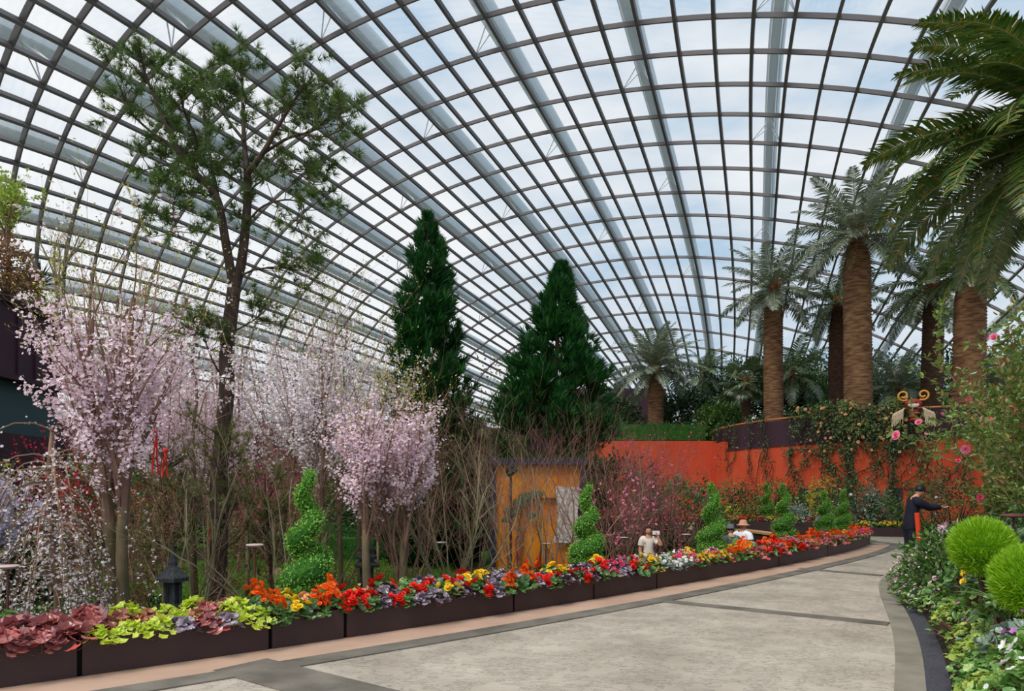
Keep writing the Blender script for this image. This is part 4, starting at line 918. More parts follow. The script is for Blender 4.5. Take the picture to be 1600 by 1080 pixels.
# ---------------------------------------------------------------- palms
def frond_mesh(L, seed, nl=46, droop=.9, lw=.03, ll=.5, vee=.5, hang=.25):
    """arching midrib along +y with leaflets on both sides; returns two MBs (rib, leaflets)"""
    rng = np.random.RandomState(seed); t = np.linspace(0, 1, 12); ang = 0.0; p = np.zeros(3); P = [p.copy()]; e = .25
    for i in range(11):
        e2 = e - droop * (i / 11) ** 1.3; p = p + np.array([0, math.cos(e2), math.sin(e2)]) * L / 11; P.append(p.copy())
    P = np.array(P); rib = MB(); tube(rib, P, np.linspace(.03, .006, 12) * L / 3, 5)
    lf = MB(); tt = np.linspace(.12, 1.0, nl); Q = np.stack([np.interp(tt, t, P[:, k]) for k in range(3)], 1); T = unit(np.gradient(Q, axis=0))
    for s_ in (-1, 1):
        l = L * ll * .42 * (np.sin(PI * (tt * .82 + .14)) ** .7) * rng.uniform(.85, 1.1, nl)
        up = np.cross(T, [1.0, 0, 0]); up *= np.sign(up[:, 2:3] + 1e-6)
        d = unit(np.array([s_, 0, 0]) * 1.0 + T * .55 + up * vee * rng.uniform(.2, 1.0, (nl, 1)) * .5 + rng.normal(0, .06, (nl, 3)) + np.array([0, 0, -1]) * hang * rng.uniform(0, 1, (nl, 1)))
        w_ = np.cross(d, up); w_ = unit(w_) * lw * L / 3
        mid = Q + d * l[:, None] * .55; end = Q + d * l[:, None] + np.array([0, 0, -1]) * (l * .22 * (1 + hang))[:, None]
        v = np.stack([Q - w_ * .5, Q + w_ * .5, mid + w_, mid - w_, end], 1).reshape(-1, 3)
        b = np.arange(nl)[:, None] * 5
        lf.add(v, b + np.array([[0, 1, 2]])); lf.add(v, b + np.array([[0, 2, 3]])); lf.add(v, b + np.array([[3, 2, 4]]))
    return rib, lf
def fanleaf_mesh(L, seed, n=26):
    rng = np.random.RandomState(seed); rib = MB(); tube(rib, [(0, 0, 0), (0, L * .3, L * .05), (0, L * .55, L * .05)], [.02, .015, .01], 5); lf = MB(); c = np.array([0, L * .55, L * .05])
    for k in range(n):
        a = -1.9 + 3.8 * k / (n - 1); l = L * .5 * rng.uniform(.85, 1.05) * (1 - .12 * abs(a)); d = np.array([math.sin(a), math.cos(a), -.1]); s_ = np.array([math.cos(a), -math.sin(a), 0]) * .028 * L
        lf.add([c, c + d * l * .6 + s_, c + d * l + [0, 0, -.15 * l], c + d * l * .6 - s_], [[0, 1, 2, 3]])
    return rib, lf
FK = {}
def frond_kind(key, L, mat, seed, fn=frond_mesh, **kw):
    """one frond = leaflets mesh parented to its rib; the meshes are shared by all fronds of the kind"""
    rib, lf = fn(L, seed, **kw)
    a = rib.build('frond', 'rachis', None, smooth=True); b = lf.build('leaflets', mat, a); FK[key] = (a, b); a['_used'] = 0
def frond(key, parent, loc, az, el, roll=0, sc=1.0):
    a, b = FK[key]
    if a['_used']:
        a2 = a.copy(); C.objects.link(a2); b2 = b.copy(); C.objects.link(b2); b2.parent = a2
    else: a2 = a; a['_used'] = 1
    a2.parent = parent; a2.location = tuple(loc); a2.scale = (sc,) * 3
    a2.rotation_mode = 'XYZ'
    Mx = Matrix.Rotation(az - PI / 2, 4, 'Z') @ Matrix.Rotation(el, 4, 'X') @ Matrix.Rotation(roll, 4, 'Y'); a2.rotation_euler = Mx.to_euler()
for s_ in (1, 2, 3):
    frond_kind('p%d' % s_, 3.0, 'palmgrey', 200 + s_); frond_kind('g%d' % s_, 3.0, 'palm', 210 + s_, droop=1.2)
    frond_kind('n%d' % s_, 5.0, 'palmgreen', 220 + s_, nl=86, droop=1.15, lw=.022, ll=.46, vee=.8, hang=.1); frond_kind('f%d' % s_, 1.2, 'palm', 230 + s_, fanleaf_mesh)
frond_kind('d1', 2.2, 'oldfrond', 240, droop=.6, nl=24)
def palm(px, Y, z0, ytop, rtrunk, label, kinds, n, sc, seed, bark='palmbark', neck=.62, elr=(-.75, 1.25), name='palm_tree', dry=3, flare=1.15, dz=0.0):
    rng = np.random.RandomState(seed); org = np.array([(px - CX) / F * Y, Y, z0]); zt = CH + (HZ - ytop) / F * Y; H = zt - z0
    root = empty(name, org, label, 'palm tree')
    mb = MB(); nr = max(8, int(H / .13)); prof = []
    for i in range(nr + 1):
        u = i / nr; r = rtrunk * (flare - (flare - 1) * min(1, u * 6)) * (1 - .1 * u)
        if u > .84: r *= 1 - (1 - neck) * (u - .84) / .16
        prof += [(r * 1.03, u * H), (r * .955, u * H + H / nr * .55)]
    lathe(mb, prof, 28); mb.v[0] = mb.v[0] + np.stack([np.sin(mb.v[0][:, 2] * .5 + seed) * .04, np.cos(mb.v[0][:, 2] * .4) * .03, mb.v[0][:, 2] * 0], 1); mb.build('trunk', bark, root, smooth=True)
    mb = MB(); blob(mb, (0, 0, H + .1), (rtrunk * neck * 1.0, rtrunk * neck * 1.0, rtrunk * 1.3), rng, .2, 14, 10); mb.build('crown_heart', 'palmred', root)
    for k in range(n):
        f_ = k / max(1, n - 1); el = elr[1] + (elr[0] - elr[1]) * f_ ** .8 + rng.uniform(-.12, .12)
        az = k * 2.39996 + rng.uniform(-.2, .2); frond(kinds[k % len(kinds)], root, (math.cos(az) * rtrunk * .35, math.sin(az) * rtrunk * .35, H + .25 - .3 * f_ + dz), az, el, rng.uniform(-.3, .3), sc * rng.uniform(.88, 1.08))
    for k in range(dry): az = rng.uniform(0, 2 * PI); frond('d1', root, (math.cos(az) * rtrunk * .4, math.sin(az) * rtrunk * .4, H - .1), az, -1.25, 0, sc * .7)
    return root
GK = ['g1', 'g2', 'g3']; PK = ['p1', 'p2', 'p3', 'p1']
palm(1340, 30, 3.8, 372, .60, 'tallest thick trunked palm in the middle of the terrace', PK, 40, .98, 1)
palm(1209, 34.5, 3.8, 455, .50, 'palm with ringed trunk nearest the left end of the terrace', PK, 34, .95, 2)
palm(1308, 35.5, 3.8, 478, .42, 'palm half hidden behind the tallest palm', GK, 28, .8, 3, 'darkpalm')
palm(1457, 33, 3.8, 452, .50, 'dark crowned palm right of the tallest palm', GK, 38, .95, 4, 'darkpalm', neck=.7)
palm(1514, 28, 3.8, 425, .62, 'thick brown palm at the right end of the terrace', ['n1', 'n2', 'n3'], 26, .42, 5, flare=1.35)
palm(1024, 39, 4.4, 580, .46, 'lone short palm above the flat orange wall', PK, 42, .92, 6, 'palmbark', elr=(-.5, 1.3))
palm(1165, 36.5, 4.0, 600, .26, 'small fan palm left of the terrace palms', ['f1', 'f2', 'f3'], 34, 1.25, 7, 'darkpalm', elr=(-1.0, 1.2), dry=0)
palm(1238, 41, 3.9, 590, .30, 'low palm behind the leftmost terrace palm', GK, 32, .9, 8, 'darkpalm')
palm(1405, 38, 3.9, 610, .30, 'low grey palm behind the bug figure', PK, 36, .8, 9, 'darkpalm', elr=(-.5, 1.3), dry=0)
palm(1560, 34, 3.9, 610, .3, 'low grey palm right of the thick brown palm', PK, 32, .8, 10, 'darkpalm', dry=0)
palm(1100, 46, 4.2, 590, .3, 'low dark palm right of the lone short palm', GK, 30, .8, 11, 'darkpalm', dry=0)
near = palm(1685, 17.5, 0, 215, .55, 'large palm just outside the right edge, its long fronds hanging into view', ['n1', 'n2', 'n3'], 64, .98, 12, elr=(-.72, 1.1), dry=0)
# dense planting on the terrace
for k, (px, Y, rx, rz, z, mat) in enumerate([(950, 44, 2.2, 2.0, 4.2, 'darkleaf'), (1075, 41.5, 1.8, 1.8, 4.3, 'darkleaf'), (1125, 39, 1.4, 1.4, 4.0, 'shrubleaf'), (1150, 45, 2.4, 3.2, 3.9, 'darkleaf'), (1205, 44, 2.4, 3.2, 3.9, 'darkleaf'),
                                            (1262, 42, 2.2, 2.6, 3.9, 'shrubleaf'), (1290, 46, 3, 3.6, 3.9, 'darkleaf'), (1385, 44, 2.8, 3.2, 3.9, 'darkleaf'), (1430, 41, 2.0, 2.2, 3.9, 'shrubleaf'), (1480, 43, 2.6, 3.2, 3.9, 'darkleaf'),
                                            (1545, 42, 2.6, 3.0, 3.9, 'darkleaf'), (1600, 39, 2.4, 3.0, 3.9, 'shrubleaf'), (1660, 40, 3.0, 3.2, 3.9, 'darkleaf'), (1262, 37.5, .9, 1.0, 3.8, 'box'), (1350, 40, 1.6, 1.8, 3.9, 'darkleaf')]):
    leafy('terrace_shrub', 'terrace shrub, ' + ['dark, left of the lone short palm', 'dark, right of the lone short palm', 'mid green, at the left end of the parapet', 'dark, behind the small fan palm', 'dark, behind the leftmost terrace palm', 'mid green, between the two left palms',
          'tall dark, behind the half hidden palm', 'dark, right behind the tallest palm', 'mid green, behind the bug figure', 'dark, behind the dark crowned palm', 'dark, behind the thick brown palm', 'mid green, near the right edge', 'dark, at the right edge',
          'bright green, low between the left palms', 'low dark, behind the tallest palm trunk'][k], ((px - CX) / F * Y, Y, z), (rx, rx, rz * 1.2), mat, 260 + k, int(3000 * rx), .22, low=-.55, amp=.16)
# rose and ivy growth on the orange wall and its parapet
def drum_a(px):
    ss = np.linspace(0, PI * .75, 3000); P = drum(ss); return ss[np.argmin(np.abs(CX + F * P[:, 0] / P[:, 1] - px))]
def vine(px0, px1, y0, y1, n, seed, label, mat='ivy', flowers=None, nf=0, runs=7, leaf=.1, over=0.0, fs=.13):
    rng = np.random.RandomState(seed); a0, a1 = drum_a(px0), drum_a(px1); c = drum(np.array((a0 + a1) / 2)); Yc = c[1]; zt = CH + (HZ - y0) / F * Yc; zb = CH + (HZ - y1) / F * Yc
    org = np.array([*drum(np.array((a0 + a1) / 2), DR + .1), zb]); root = empty('climbing_vine', org, label, 'climbing plant'); S = []; pts = []
    for k in range(runs):
        a = rng.uniform(a0, a1); z = zb + rng.uniform(0, .3) * (zt - zb); da = rng.normal(0, .012)
        r_ = DR + .08
        for i in range(16):
            a2 = np.clip(a + da + rng.normal(0, .008), min(a0, a1) - .01, max(a0, a1) + .01); z2 = min(zt, z + (zt - zb) / 14 * rng.uniform(.4, 1.5)); r2 = DR + .06 + rng.uniform(0, .12) + (over if z2 > 3.8 else 0)
            p, q = np.array([*drum(np.array(a), r_), z]), np.array([*drum(np.array(a2), r2), z2]); S.append([*p, *q, .02, .016]); pts += [p + (q - p) * t for t in rng.uniform(0, 1, 6)]; a, z, r_ = a2, z2, r2
    S = np.array(S); branches_obj('stems', S, 'bark', root, org); pts = np.array(pts); i = rng.randint(0, len(pts), n)
    P = pts[i] + rng.normal(0, .13, (n, 3)); rr = np.linalg.norm(P[:, :2] - [DCX, DCY], axis=1); bad = rr < DR + .05; P[bad, :2] = [DCX, DCY] + (P[bad, :2] - [DCX, DCY]) * ((DR + .05 + rng.uniform(0, .15, bad.sum())) / rr[bad])[:, None]
    out_ = np.c_[unit(P[:, :2] - [DCX, DCY]), np.full(n, .3)]
    mb = MB(); scatter(mb, T_LEAF, P - org, frames(rng.normal(0, .7, (n, 3)) + [0, 0, -.5], rng, up=out_), leaf * rng.uniform(.7, 1.4, n)); mb.build('leaves', mat, root)
    if nf:
        j = rng.choice(n, nf); mb = MB(); scatter(mb, T_DOUBLE, P[j] + out_[j] * .12 - org, frames(out_[j] + rng.normal(0, .3, (nf, 3)), rng), fs * rng.uniform(.8, 1.2, nf)); mb.build('flowers', flowers, root)
vine(1175, 1235, 650, 770, 380, 301, 'sparse vine hanging over the parapet at the left end of the wall', runs=7)
vine(1235, 1330, 640, 740, 900, 302, 'leafy climbing rose with pale blooms left of the tallest palm', 'roseleaf', 'f_peach', 16, 9, .09, .1)
vine(1228, 1325, 640, 688, 1300, 309, 'thick rose foliage draped over the parapet left of the tallest palm', 'ivy', 'f_peach', 12, 12, .1, .1)
vine(1325, 1404, 632, 684, 1700, 310, 'thick rose foliage draped over the parapet under the tallest palm', 'roseleaf', 'f_peach', 14, 12, .1, .1)
vine(1240, 1400, 700, 760, 900, 311, 'broad ivy net across the middle of the orange wall', runs=10)
vine(1290, 1330, 690, 800, 300, 303, 'thin vine low on the orange wall, left of centre', runs=4)
vine(1325, 1420, 640, 720, 1200, 304, 'dense climbing rose with peach blooms beneath the tallest palm', 'ivy', 'f_peach', 18, 10, .1, .1)
vine(1330, 1392, 700, 815, 700, 305, 'bushy ivy on the lower orange wall under the tallest palm', runs=8)
vine(1400, 1455, 690, 790, 420, 306, 'thin vine climbing left of the right bed, beside the dark figure', runs=5)
vine(1450, 1530, 640, 780, 380, 307, 'sparse rose shoots on the right end of the orange wall', 'roseleaf', 'f_pink', 6, 6)
vine(1127, 1150, 665, 760, 420, 308, 'ivy curtain on the left end of the curved wall', runs=5)
# shrubs and flowers in front of the orange wall
roselist = [(1140, 30.5, .8, 1.3, 'roseleaf', 'f_pink', 8), (1165, 29, .8, 1.2, 'darkleaf', 'f_white', 6), (1185, 27.5, .6, .8, 'olive', 'f_orange', 10), (1205, 30, .8, 1.3, 'shrubleaf', 'f_pink', 8), (1235, 29.4, .8, 1.2, 'darkleaf', 'f_white', 8), (1262, 28.6, .8, 1.1, 'shrubleaf', 'f_peach', 8),
            (1285, 27.8, .7, 1.3, 'yellowleaf', 'f_yellow', 8), (1312, 27, .7, 1.1, 'darkleaf', 'f_white', 10), (1335, 26.4, .8, 1.3, 'ivy', 'f_white', 8), (1360, 26, .7, 1.0, 'silver', 'f_white', 10), (1382, 25.8, .6, .9, 'shrubleaf', 'f_pink', 6), (1245, 26, .5, .6, 'silver', 'f_white', 10),
            (1455, 24.8, .8, 1.6, 'roseleaf', 'f_pink', 8), (1490, 23, .9, 1.6, 'darkleaf', 'f_white', 10), (1300, 25.5, .5, .6, 'grndcov', 'f_palepink', 14), (1140, 28.9, .5, .55, 'yellowleaf', 'f_yellow', 10)]
for k, (px, Y, rx, rz, mat, fl, nf) in enumerate(roselist):
    leafy('rose_shrub', {'roseleaf': 'light green', 'darkleaf': 'dark green', 'olive': 'olive', 'shrubleaf': 'mid green', 'yellowleaf': 'yellow leaved', 'ivy': 'ivy green', 'silver': 'silver leaved', 'grndcov': 'soft green'}[mat] + ' shrub with ' +
          {'f_pink': 'pink', 'f_white': 'white', 'f_orange': 'orange', 'f_peach': 'peach', 'f_yellow': 'yellow', 'f_palepink': 'pale pink'}[fl] + ' flowers before curved wall, ' + ORD[int(np.argsort(np.argsort([q[0] + i_ * .01 for i_, q in enumerate(roselist)]))[k])] + ' from the left',
          ((px - CX) / F * Y, Y, .25 if Y > 24 and px < 1400 else 0), (rx, rx, rz), mat, 330 + k, 1300, .1, None, flowers=fl, nf=nf, fs=.1, low=-.4)

# ---------------------------------------------------------------- flowers and leafy plants in the planters
def clump(name, mat, seed, n=46, r=.17, leaf=.085, tm=T_LOBE, cat='plant', fl=None, nf=0, fs=.05, ftm=T_DOUBLE, label='x', stalk=.1, dome_=.75, cluster=False):
    rng = np.random.RandomState(seed); root = empty(name, (0, -500, 0), label, cat)
    a = rng.uniform(0, 2 * PI, n); u = np.sqrt(rng.uniform(0, 1, n)); rr = r * u; zz_ = (1 - u ** 2) * r * dome_ + rng.uniform(-.02, .03, n) + .02
    P = np.stack([rr * np.cos(a), rr * np.sin(a), zz_], 1); od = np.stack([np.cos(a) * u, np.sin(a) * u, np.zeros(n)], 1)
    nrm = unit(od * .8 + [0, 0, .9] + rng.normal(0, .25, (n, 3))); d = unit(od + rng.normal(0, .35, (n, 3)) + [0, 0, -.15]) ; x = unit(np.cross(d, nrm)); R_ = np.stack([x, d, np.cross(x, d)], -1)
    mb = MB(); scatter(mb, tm, P - d * leaf * .45, R_, leaf * rng.uniform(.65, 1.25, n)); mb.build('leaves', mat, root)
    mb = MB(); S = [[0, 0, -.06, *(P[i] * [1, 1, .9]), .004, .0025] for i in range(0, n, 3)]; segs(mb, S, 3); mb.build('stalks', 'redtwig', root)
    if nf:
        if cluster: cen = P[rng.randint(0, n, max(1, nf // 6))]; Q = cen[rng.randint(0, len(cen), nf)] + rng.normal(0, .03, (nf, 3))
        else: Q = P[rng.choice(n, nf)].copy()
        Q[:, 2] += stalk * rng.uniform(.4, 1, nf); o_ = unit(np.c_[Q[:, :2], np.full(nf, .12)] + rng.normal(0, .04, (nf, 3)))
        mb = MB(); scatter(mb, ftm, Q, frames(o_ + [0, -.35, 0], rng), fs * rng.uniform(.75, 1.2, nf)); mb.build('flowers', fl, root)
    return root
K = {}
K['coral'] = Kind(clump('heuchera', 'coral', 401, 44, .19, .115)); K['lime'] = Kind(clump('heuchera', 'lime', 402, 60, .19, .085)); K['bronze'] = Kind(clump('heuchera', 'bronze', 403, 56, .17, .08))
K['plum'] = Kind(clump('heuchera', 'plum', 404, 56, .17, .08, T_ROUND)); K['silverplum'] = Kind(clump('heuchera', 'silverplum', 405, 56, .17, .08, T_ROUND))
K['red'] = Kind(clump('begonia', 'greenleaf', 406, 36, .16, .08, T_ROUND, fl='f_red', nf=26, fs=.085, cluster=True)); K['orange'] = Kind(clump('begonia', 'greenleaf', 407, 40, .16, .08, T_ROUND, fl='f_orange', nf=22, fs=.075, cluster=True))
K['yellow'] = Kind(clump('begonia', 'greenleaf', 408, 34, .15, .08, T_ROUND, fl='f_yellow', nf=12, fs=.09)); K['peach'] = Kind(clump('begonia', 'yellowleaf', 409, 34, .15, .07, T_ROUND, fl='f_peach', nf=10, fs=.08))
K['rose'] = Kind(clump('begonia', 'greenleaf', 410, 34, .15, .07, T_ROUND, fl='f_rose', nf=16, fs=.07)); K['white'] = Kind(clump('begonia', 'silver', 411, 34, .15, .07, T_ROUND, fl='f_white', nf=14, fs=.06)); K['gold'] = Kind(clump('trailing_ivy', 'yellowleaf', 412, 50, .16, .06))
K['green'] = Kind(clump('begonia', 'greenleaf', 413, 44, .17, .1, T_ROUND)); K['violet'] = Kind(clump('orchid_cluster', 'greenleaf', 414, 30, .16, .07, fl='f_violet', nf=26, fs=.08))
zones = [(-200, 60, ['coral', 'bronze', 'coral', 'green']), (60, 145, ['coral', 'coral', 'bronze']), (145, 260, ['lime', 'lime', 'lime', 'bronze']), (260, 400, ['silverplum', 'lime', 'bronze', 'lime', 'coral']), (400, 440, ['orange', 'orange']), (440, 520, ['peach', 'orange', 'green', 'yellow']),
         (520, 600, ['orange', 'red', 'gold', 'bronze', 'red']), (600, 700, ['red', 'silverplum', 'red', 'green', 'plum']), (700, 780, ['plum', 'silverplum', 'red', 'yellow']), (780, 860, ['orange', 'plum', 'silverplum']), (860, 940, ['red', 'plum', 'plum', 'yellow']), (940, 1000, ['silverplum', 'red', 'plum', 'rose']),
         (1000, 1060, ['white', 'orange', 'gold', 'green', 'yellow']), (1060, 1120, ['white', 'peach', 'rose', 'yellow', 'gold']), (1120, 1180, ['yellow', 'orange', 'gold', 'bronze']), (1180, 1260, ['coral', 'orange', 'red', 'bronze']), (1260, 1400, ['coral', 'orange', 'yellow', 'bronze', 'rose'])]
topi_s = []
names = {'coral': 'coral red heuchera', 'lime': 'lime green heuchera', 'bronze': 'bronze heuchera', 'plum': 'dark plum heuchera', 'silverplum': 'silvery plum heuchera', 'red': 'red begonia', 'orange': 'orange begonia', 'yellow': 'yellow begonia', 'peach': 'peach begonia', 'rose': 'rose pink begonia',
         'white': 'white begonia', 'gold': 'trailing yellow ivy', 'green': 'broad green leaved plant', 'violet': 'violet orchid cluster'}
cnt = {}; rng = np.random.RandomState(55)
topis = [(480, 8.2), (918, 11.8), (1113, 14.8), (1225, 18.1)]
for row, (off, step) in enumerate(((.06, .22), (.36, .26), (.72, .32))):
    for s_ in np.arange(.15 if row else .05, PEND - .05, step):
        p = pl(np.array([s_]), np.array([off + rng.uniform(-.04, .04)]))[0]
        if p[1] < 4.2 or off > wid(s_) - .08: continue
        u_ = CX + F * p[0] / p[1]
        if u_ < -90: continue
        if any(np.hypot(p[0] - (tx - CX) / F * tY, p[1] - tY) < .36 for tx, tY in topis): continue
        z_ = next((z for z in zones if z[0] <= u_ < z[1]), zones[-1]); kk = z_[2][rng.randint(len(z_[2]))]
        if row == 0 and kk in ('yellow', 'white') and rng.uniform() < .5: kk = z_[2][0]
        cnt.setdefault(kk, [0, 0, 0]); cnt[kk][row] += 1; c_ = cnt[kk][row]
        K[kk].place((p[0], p[1], PH - .08 + (.02 if row == 0 else .05)), rng.uniform(0, 6), rng.uniform(.85, 1.2) * (1.0 if row else .95), names[kk] + ', ' + ('front', 'middle', 'back')[row] + ' row of long planter, ' + ORD[min(c_ - 1, 44)] + ' such from left',
                    'plants in the long front planter', (rng.uniform(-.15, .15) + 0, rng.uniform(-.1, .1)))
# planter at the far end: second trough with red and yellow flowers, and the one before the wall
def trough(label, A, B, h, dep, z=0.0):
    A, B = np.array(A, float), np.array(B, float); L_ = np.linalg.norm(B - A); c = (A + B) / 2; a = math.atan2(*(B - A)[::-1]); root = empty('planter_box', (*c, z), label, 'planter', rz=a)
    mb = MB(); box(mb, (0, -dep / 2, h / 2), (L_, .04, h)); box(mb, (0, dep / 2, h / 2), (L_, .04, h)); box(mb, (-L_ / 2, 0, h / 2), (.04, dep, h)); box(mb, (L_ / 2, 0, h / 2), (.04, dep, h)); mb.build('panel', 'planter', root)
    mb = MB(); box(mb, (0, 0, h - .08), (L_ - .05, dep - .05, .06)); mb.build('soil', 'soil', root)
    return A, B, unit(B - A), L_
for lab, A, B, h, kinds_, grp, z in (('dark planter box before the left part of the curved wall', (7.4, 27.4), (11.4, 25.6), .5, ['coral', 'yellow', 'red', 'peach', 'bronze'], 'far second planter', 0), ('low dark planter box with yellow flowers before the orange wall', (12.6, 25.6), (15.9, 24.7), .33, ['yellow', 'green', 'gold', 'yellow'], 'planter before orange wall', 0)):
    A, B, d_, L_ = trough(lab, A, B, h, .8, z); c2 = {}
    for row, off in enumerate((-.2, .15)):
        for s_ in np.arange(.2, L_ - .1, .32):
            kk = kinds_[rng.randint(len(kinds_))]; p = A + d_ * s_ + np.array([-d_[1], d_[0]]) * off; c2[(kk, row)] = c2.get((kk, row), 0) + 1
            K[kk].place((*p, h - .03), rng.uniform(0, 6), 1.15, names[kk] + ', ' + ('front', 'back')[row] + ' row of ' + grp + ', ' + ORD[c2[(kk, row)] - 1] + ' such from left', 'plants in the ' + grp)
K['violet'].place((10.5, 23.2, .45), 0, 1.6, 'violet orchid cluster at the foot of the rightmost spiral topiary')
for k, kk in enumerate(('white', 'rose')): K[kk].place((10.95 + .35 * k, 23.4 + .3 * k, .2), 0, 1.4, names[kk] + ' right of the violet orchids, ' + ('nearer', 'farther')[k])

# spiral topiaries
def topiary(label, px, Y, h, seed, z=PH - .06, turns=2.8, rb=.3, loc=None):
    rng = np.random.RandomState(seed); root = empty('spiral_topiary', loc if loc is not None else ((px - CX) / F * Y, Y, z), label, 'topiary', 'spiral topiaries'); ph = rng.uniform(0, 6)
    mb = MB(); tube(mb, [(0, 0, 0), (0, 0, h * .95)], [.025, .01], 6); mb.build('trunk', 'twig', root)
    t = np.linspace(0, 1, 90); ang = ph + turns * 2 * PI * t ** .85; z_ = h * (.1 + .86 * t); R0 = rb * (1 - t) ** 1.15 * .44 + .035; tr_ = rb * (.5 * (1 - t) ** 1.05) + .062
    cen = np.stack([R0 * np.cos(ang), R0 * np.sin(ang), z_], 1)
    mb = MB(); tube(mb, cen, tr_ * .82, 10); blob(mb, (0, 0, h * .09), (rb * .88, rb * .88, h * .13), rng, .05, 18, 10); mb.build('inner_twigs', 'boxcore', root)
    N = 7000; wgt = tr_ / tr_.sum(); i = rng.choice(90, N, p=wgt); d = unit(rng.normal(0, 1, (N, 3))); P = cen[i] + d * (tr_[i] * rng.uniform(.8, 1.14, N))[:, None]
    N2 = 2600; d2 = unit(rng.normal(0, 1, (N2, 3))); P2 = np.array([0, 0, h * .09]) + d2 * np.array([rb, rb, h * .14]) * rng.uniform(.82, 1.06, N2)[:, None]
    P = np.concatenate([P, P2]); d = np.concatenate([d, d2]); ok_ = P[:, 2] > .01; P, d = P[ok_], d[ok_]; N = len(P)
    mb = MB(); scatter(mb, T_LEAF, P, frames(d * .7 + rng.normal(0, .6, (N, 3)) + [0, 0, .3], rng, up=d), .032 * rng.uniform(.7, 1.35, N)); mb.build('foliage', 'box', root)
topiary('nearest spiral topiary, tall, by the red begonias', 480, 8.2, 1.62, 501); topiary('second spiral topiary, right of the golden screen', 918, 11.8, 1.48, 502); topiary('third spiral topiary, left of the two people in hats', 1113, 14.8, 1.55, 503, turns=2.4)
topiary('fourth spiral topiary, right of the two people in hats', 1225, 18.1, 1.6, 504); topiary('slim spiral topiary farthest back near the orange wall', 1198, 27, 1.5, 505, z=.48, rb=.28); topiary('spiral topiary at the planter end, left one of the last pair', 1289, 21.4, 1.4, 506)
topiary('spiral topiary above the violet orchids, right one of the last pair', 1318, 23.2, 1.42, 507, z=.3, rb=.24)
# timber rail among the planting
mb = MB(); a_, b_ = at(1160, 826, 22.5), at(1214, 838, 20.2); root = empty('timber_bench', ((a_ + b_) / 2 * [1, 1, 0]) + [0, 0, G0], 'light timber topped long bench between the third and fourth topiaries', 'bench'); o_ = np.array(root.location)
dd = unit(b_ - a_); rz_ = math.atan2(dd[1], dd[0]); box(mb, (0, 0, (a_[2] + b_[2]) / 2 - G0), (2.6, .42, .06), 0, rz_); mb.build('seat', 'wood', root); mb = MB(); box(mb, (0, 0, ((a_[2] + b_[2]) / 2 - G0) / 2), (2.5, .34, (a_[2] + b_[2]) / 2 - G0 - .05), 0, rz_); mb.build('base', 'planter', root)

# ---------------------------------------------------------------- the flower bed on the right
def ro(s_, d):
    """point d metres into the bed from the drain edge, s_ along it (0 far, 1 near)"""
    i = np.clip(s_, 0, 1) * (len(RO) - 1); k = int(min(i, len(RO) - 2)); p = RO[k] + (RO[k + 1] - RO[k]) * (i - k); t = unit(RO[min(k + 1, len(RO) - 1)] - RO[k]); n_ = np.array([-t[1], t[0]])
    if n_[0] < 0: n_ = -n_
    return p + n_ * (d + .18)
def mound(d): return .02 + .42 * min(d, 1.6) ** .9
mb = MB(); ns, nd = 40, 12; V = []
for i in range(ns):
    for j in range(nd):
        d_ = 5.5 * (j / (nd - 1)) ** 1.4; p = ro(i / (ns - 1), d_); V.append([p[0], p[1], mound(d_)])
mb.add(V, [[i * nd + j, (i + 1) * nd + j, (i + 1) * nd + j + 1, i * nd + j + 1] for i in range(ns - 1) for j in range(nd - 1)]); tag(mb.build('trim_10', 'soil', smooth=True), 'banked dark soil of the right flower bed', kind='structure')
K['cover'] = Kind(clump('ground_cover_plant', 'grndcov', 601, 170, .24, .05, T_ROUND, fl='f_white', nf=5, fs=.035, ftm=T_DAISY, stalk=.05)); K['limec'] = Kind(clump('ground_cover_plant', 'limecov', 602, 190, .22, .042, T_ROUND))
K['geran'] = Kind(clump('geranium', 'greenleaf', 603, 80, .26, .1, T_LOBE, dome_=1.0)); K['pinkd'] = Kind(clump('daisy_bush', 'shrubleaf', 604, 120, .24, .045, T_ROUND, fl='f_palepink', nf=90, fs=.045, ftm=T_FLOWER, stalk=.06, dome_=1.1))
K['silv'] = Kind(clump('silver_leaved_plant', 'silver', 605, 90, .22, .06, T_ROUND)); K['fern'] = Kind(clump('leafy_mound', 'shrubleaf', 606, 130, .25, .07, T_LEAF, fl='f_violet', nf=3, fs=.04, ftm=T_FLOWER)); K['whitef'] = Kind(clump('white_flowered_plant', 'grndcov', 607, 110, .22, .05, T_ROUND, fl='f_white', nf=12, fs=.05, ftm=T_FLOWER, cluster=True))
nm = {'cover': 'soft green ground cover plant', 'limec': 'yellow green ground cover plant', 'geran': 'lobed leaf geranium', 'pinkd': 'bush with pale pink daisies', 'silv': 'silver leaved plant', 'fern': 'mid green leafy mound', 'whitef': 'white flowered green plant', 'green': 'broad green leaved plant', 'yellow': 'yellow begonia'}
rng = np.random.RandomState(66); cc = {}; balls = [(1534, 855, 7.0, .31), (1614, 908, 5.6, .315)]
bpos = [at(x, y, Y) for x, y, Y, r in balls]
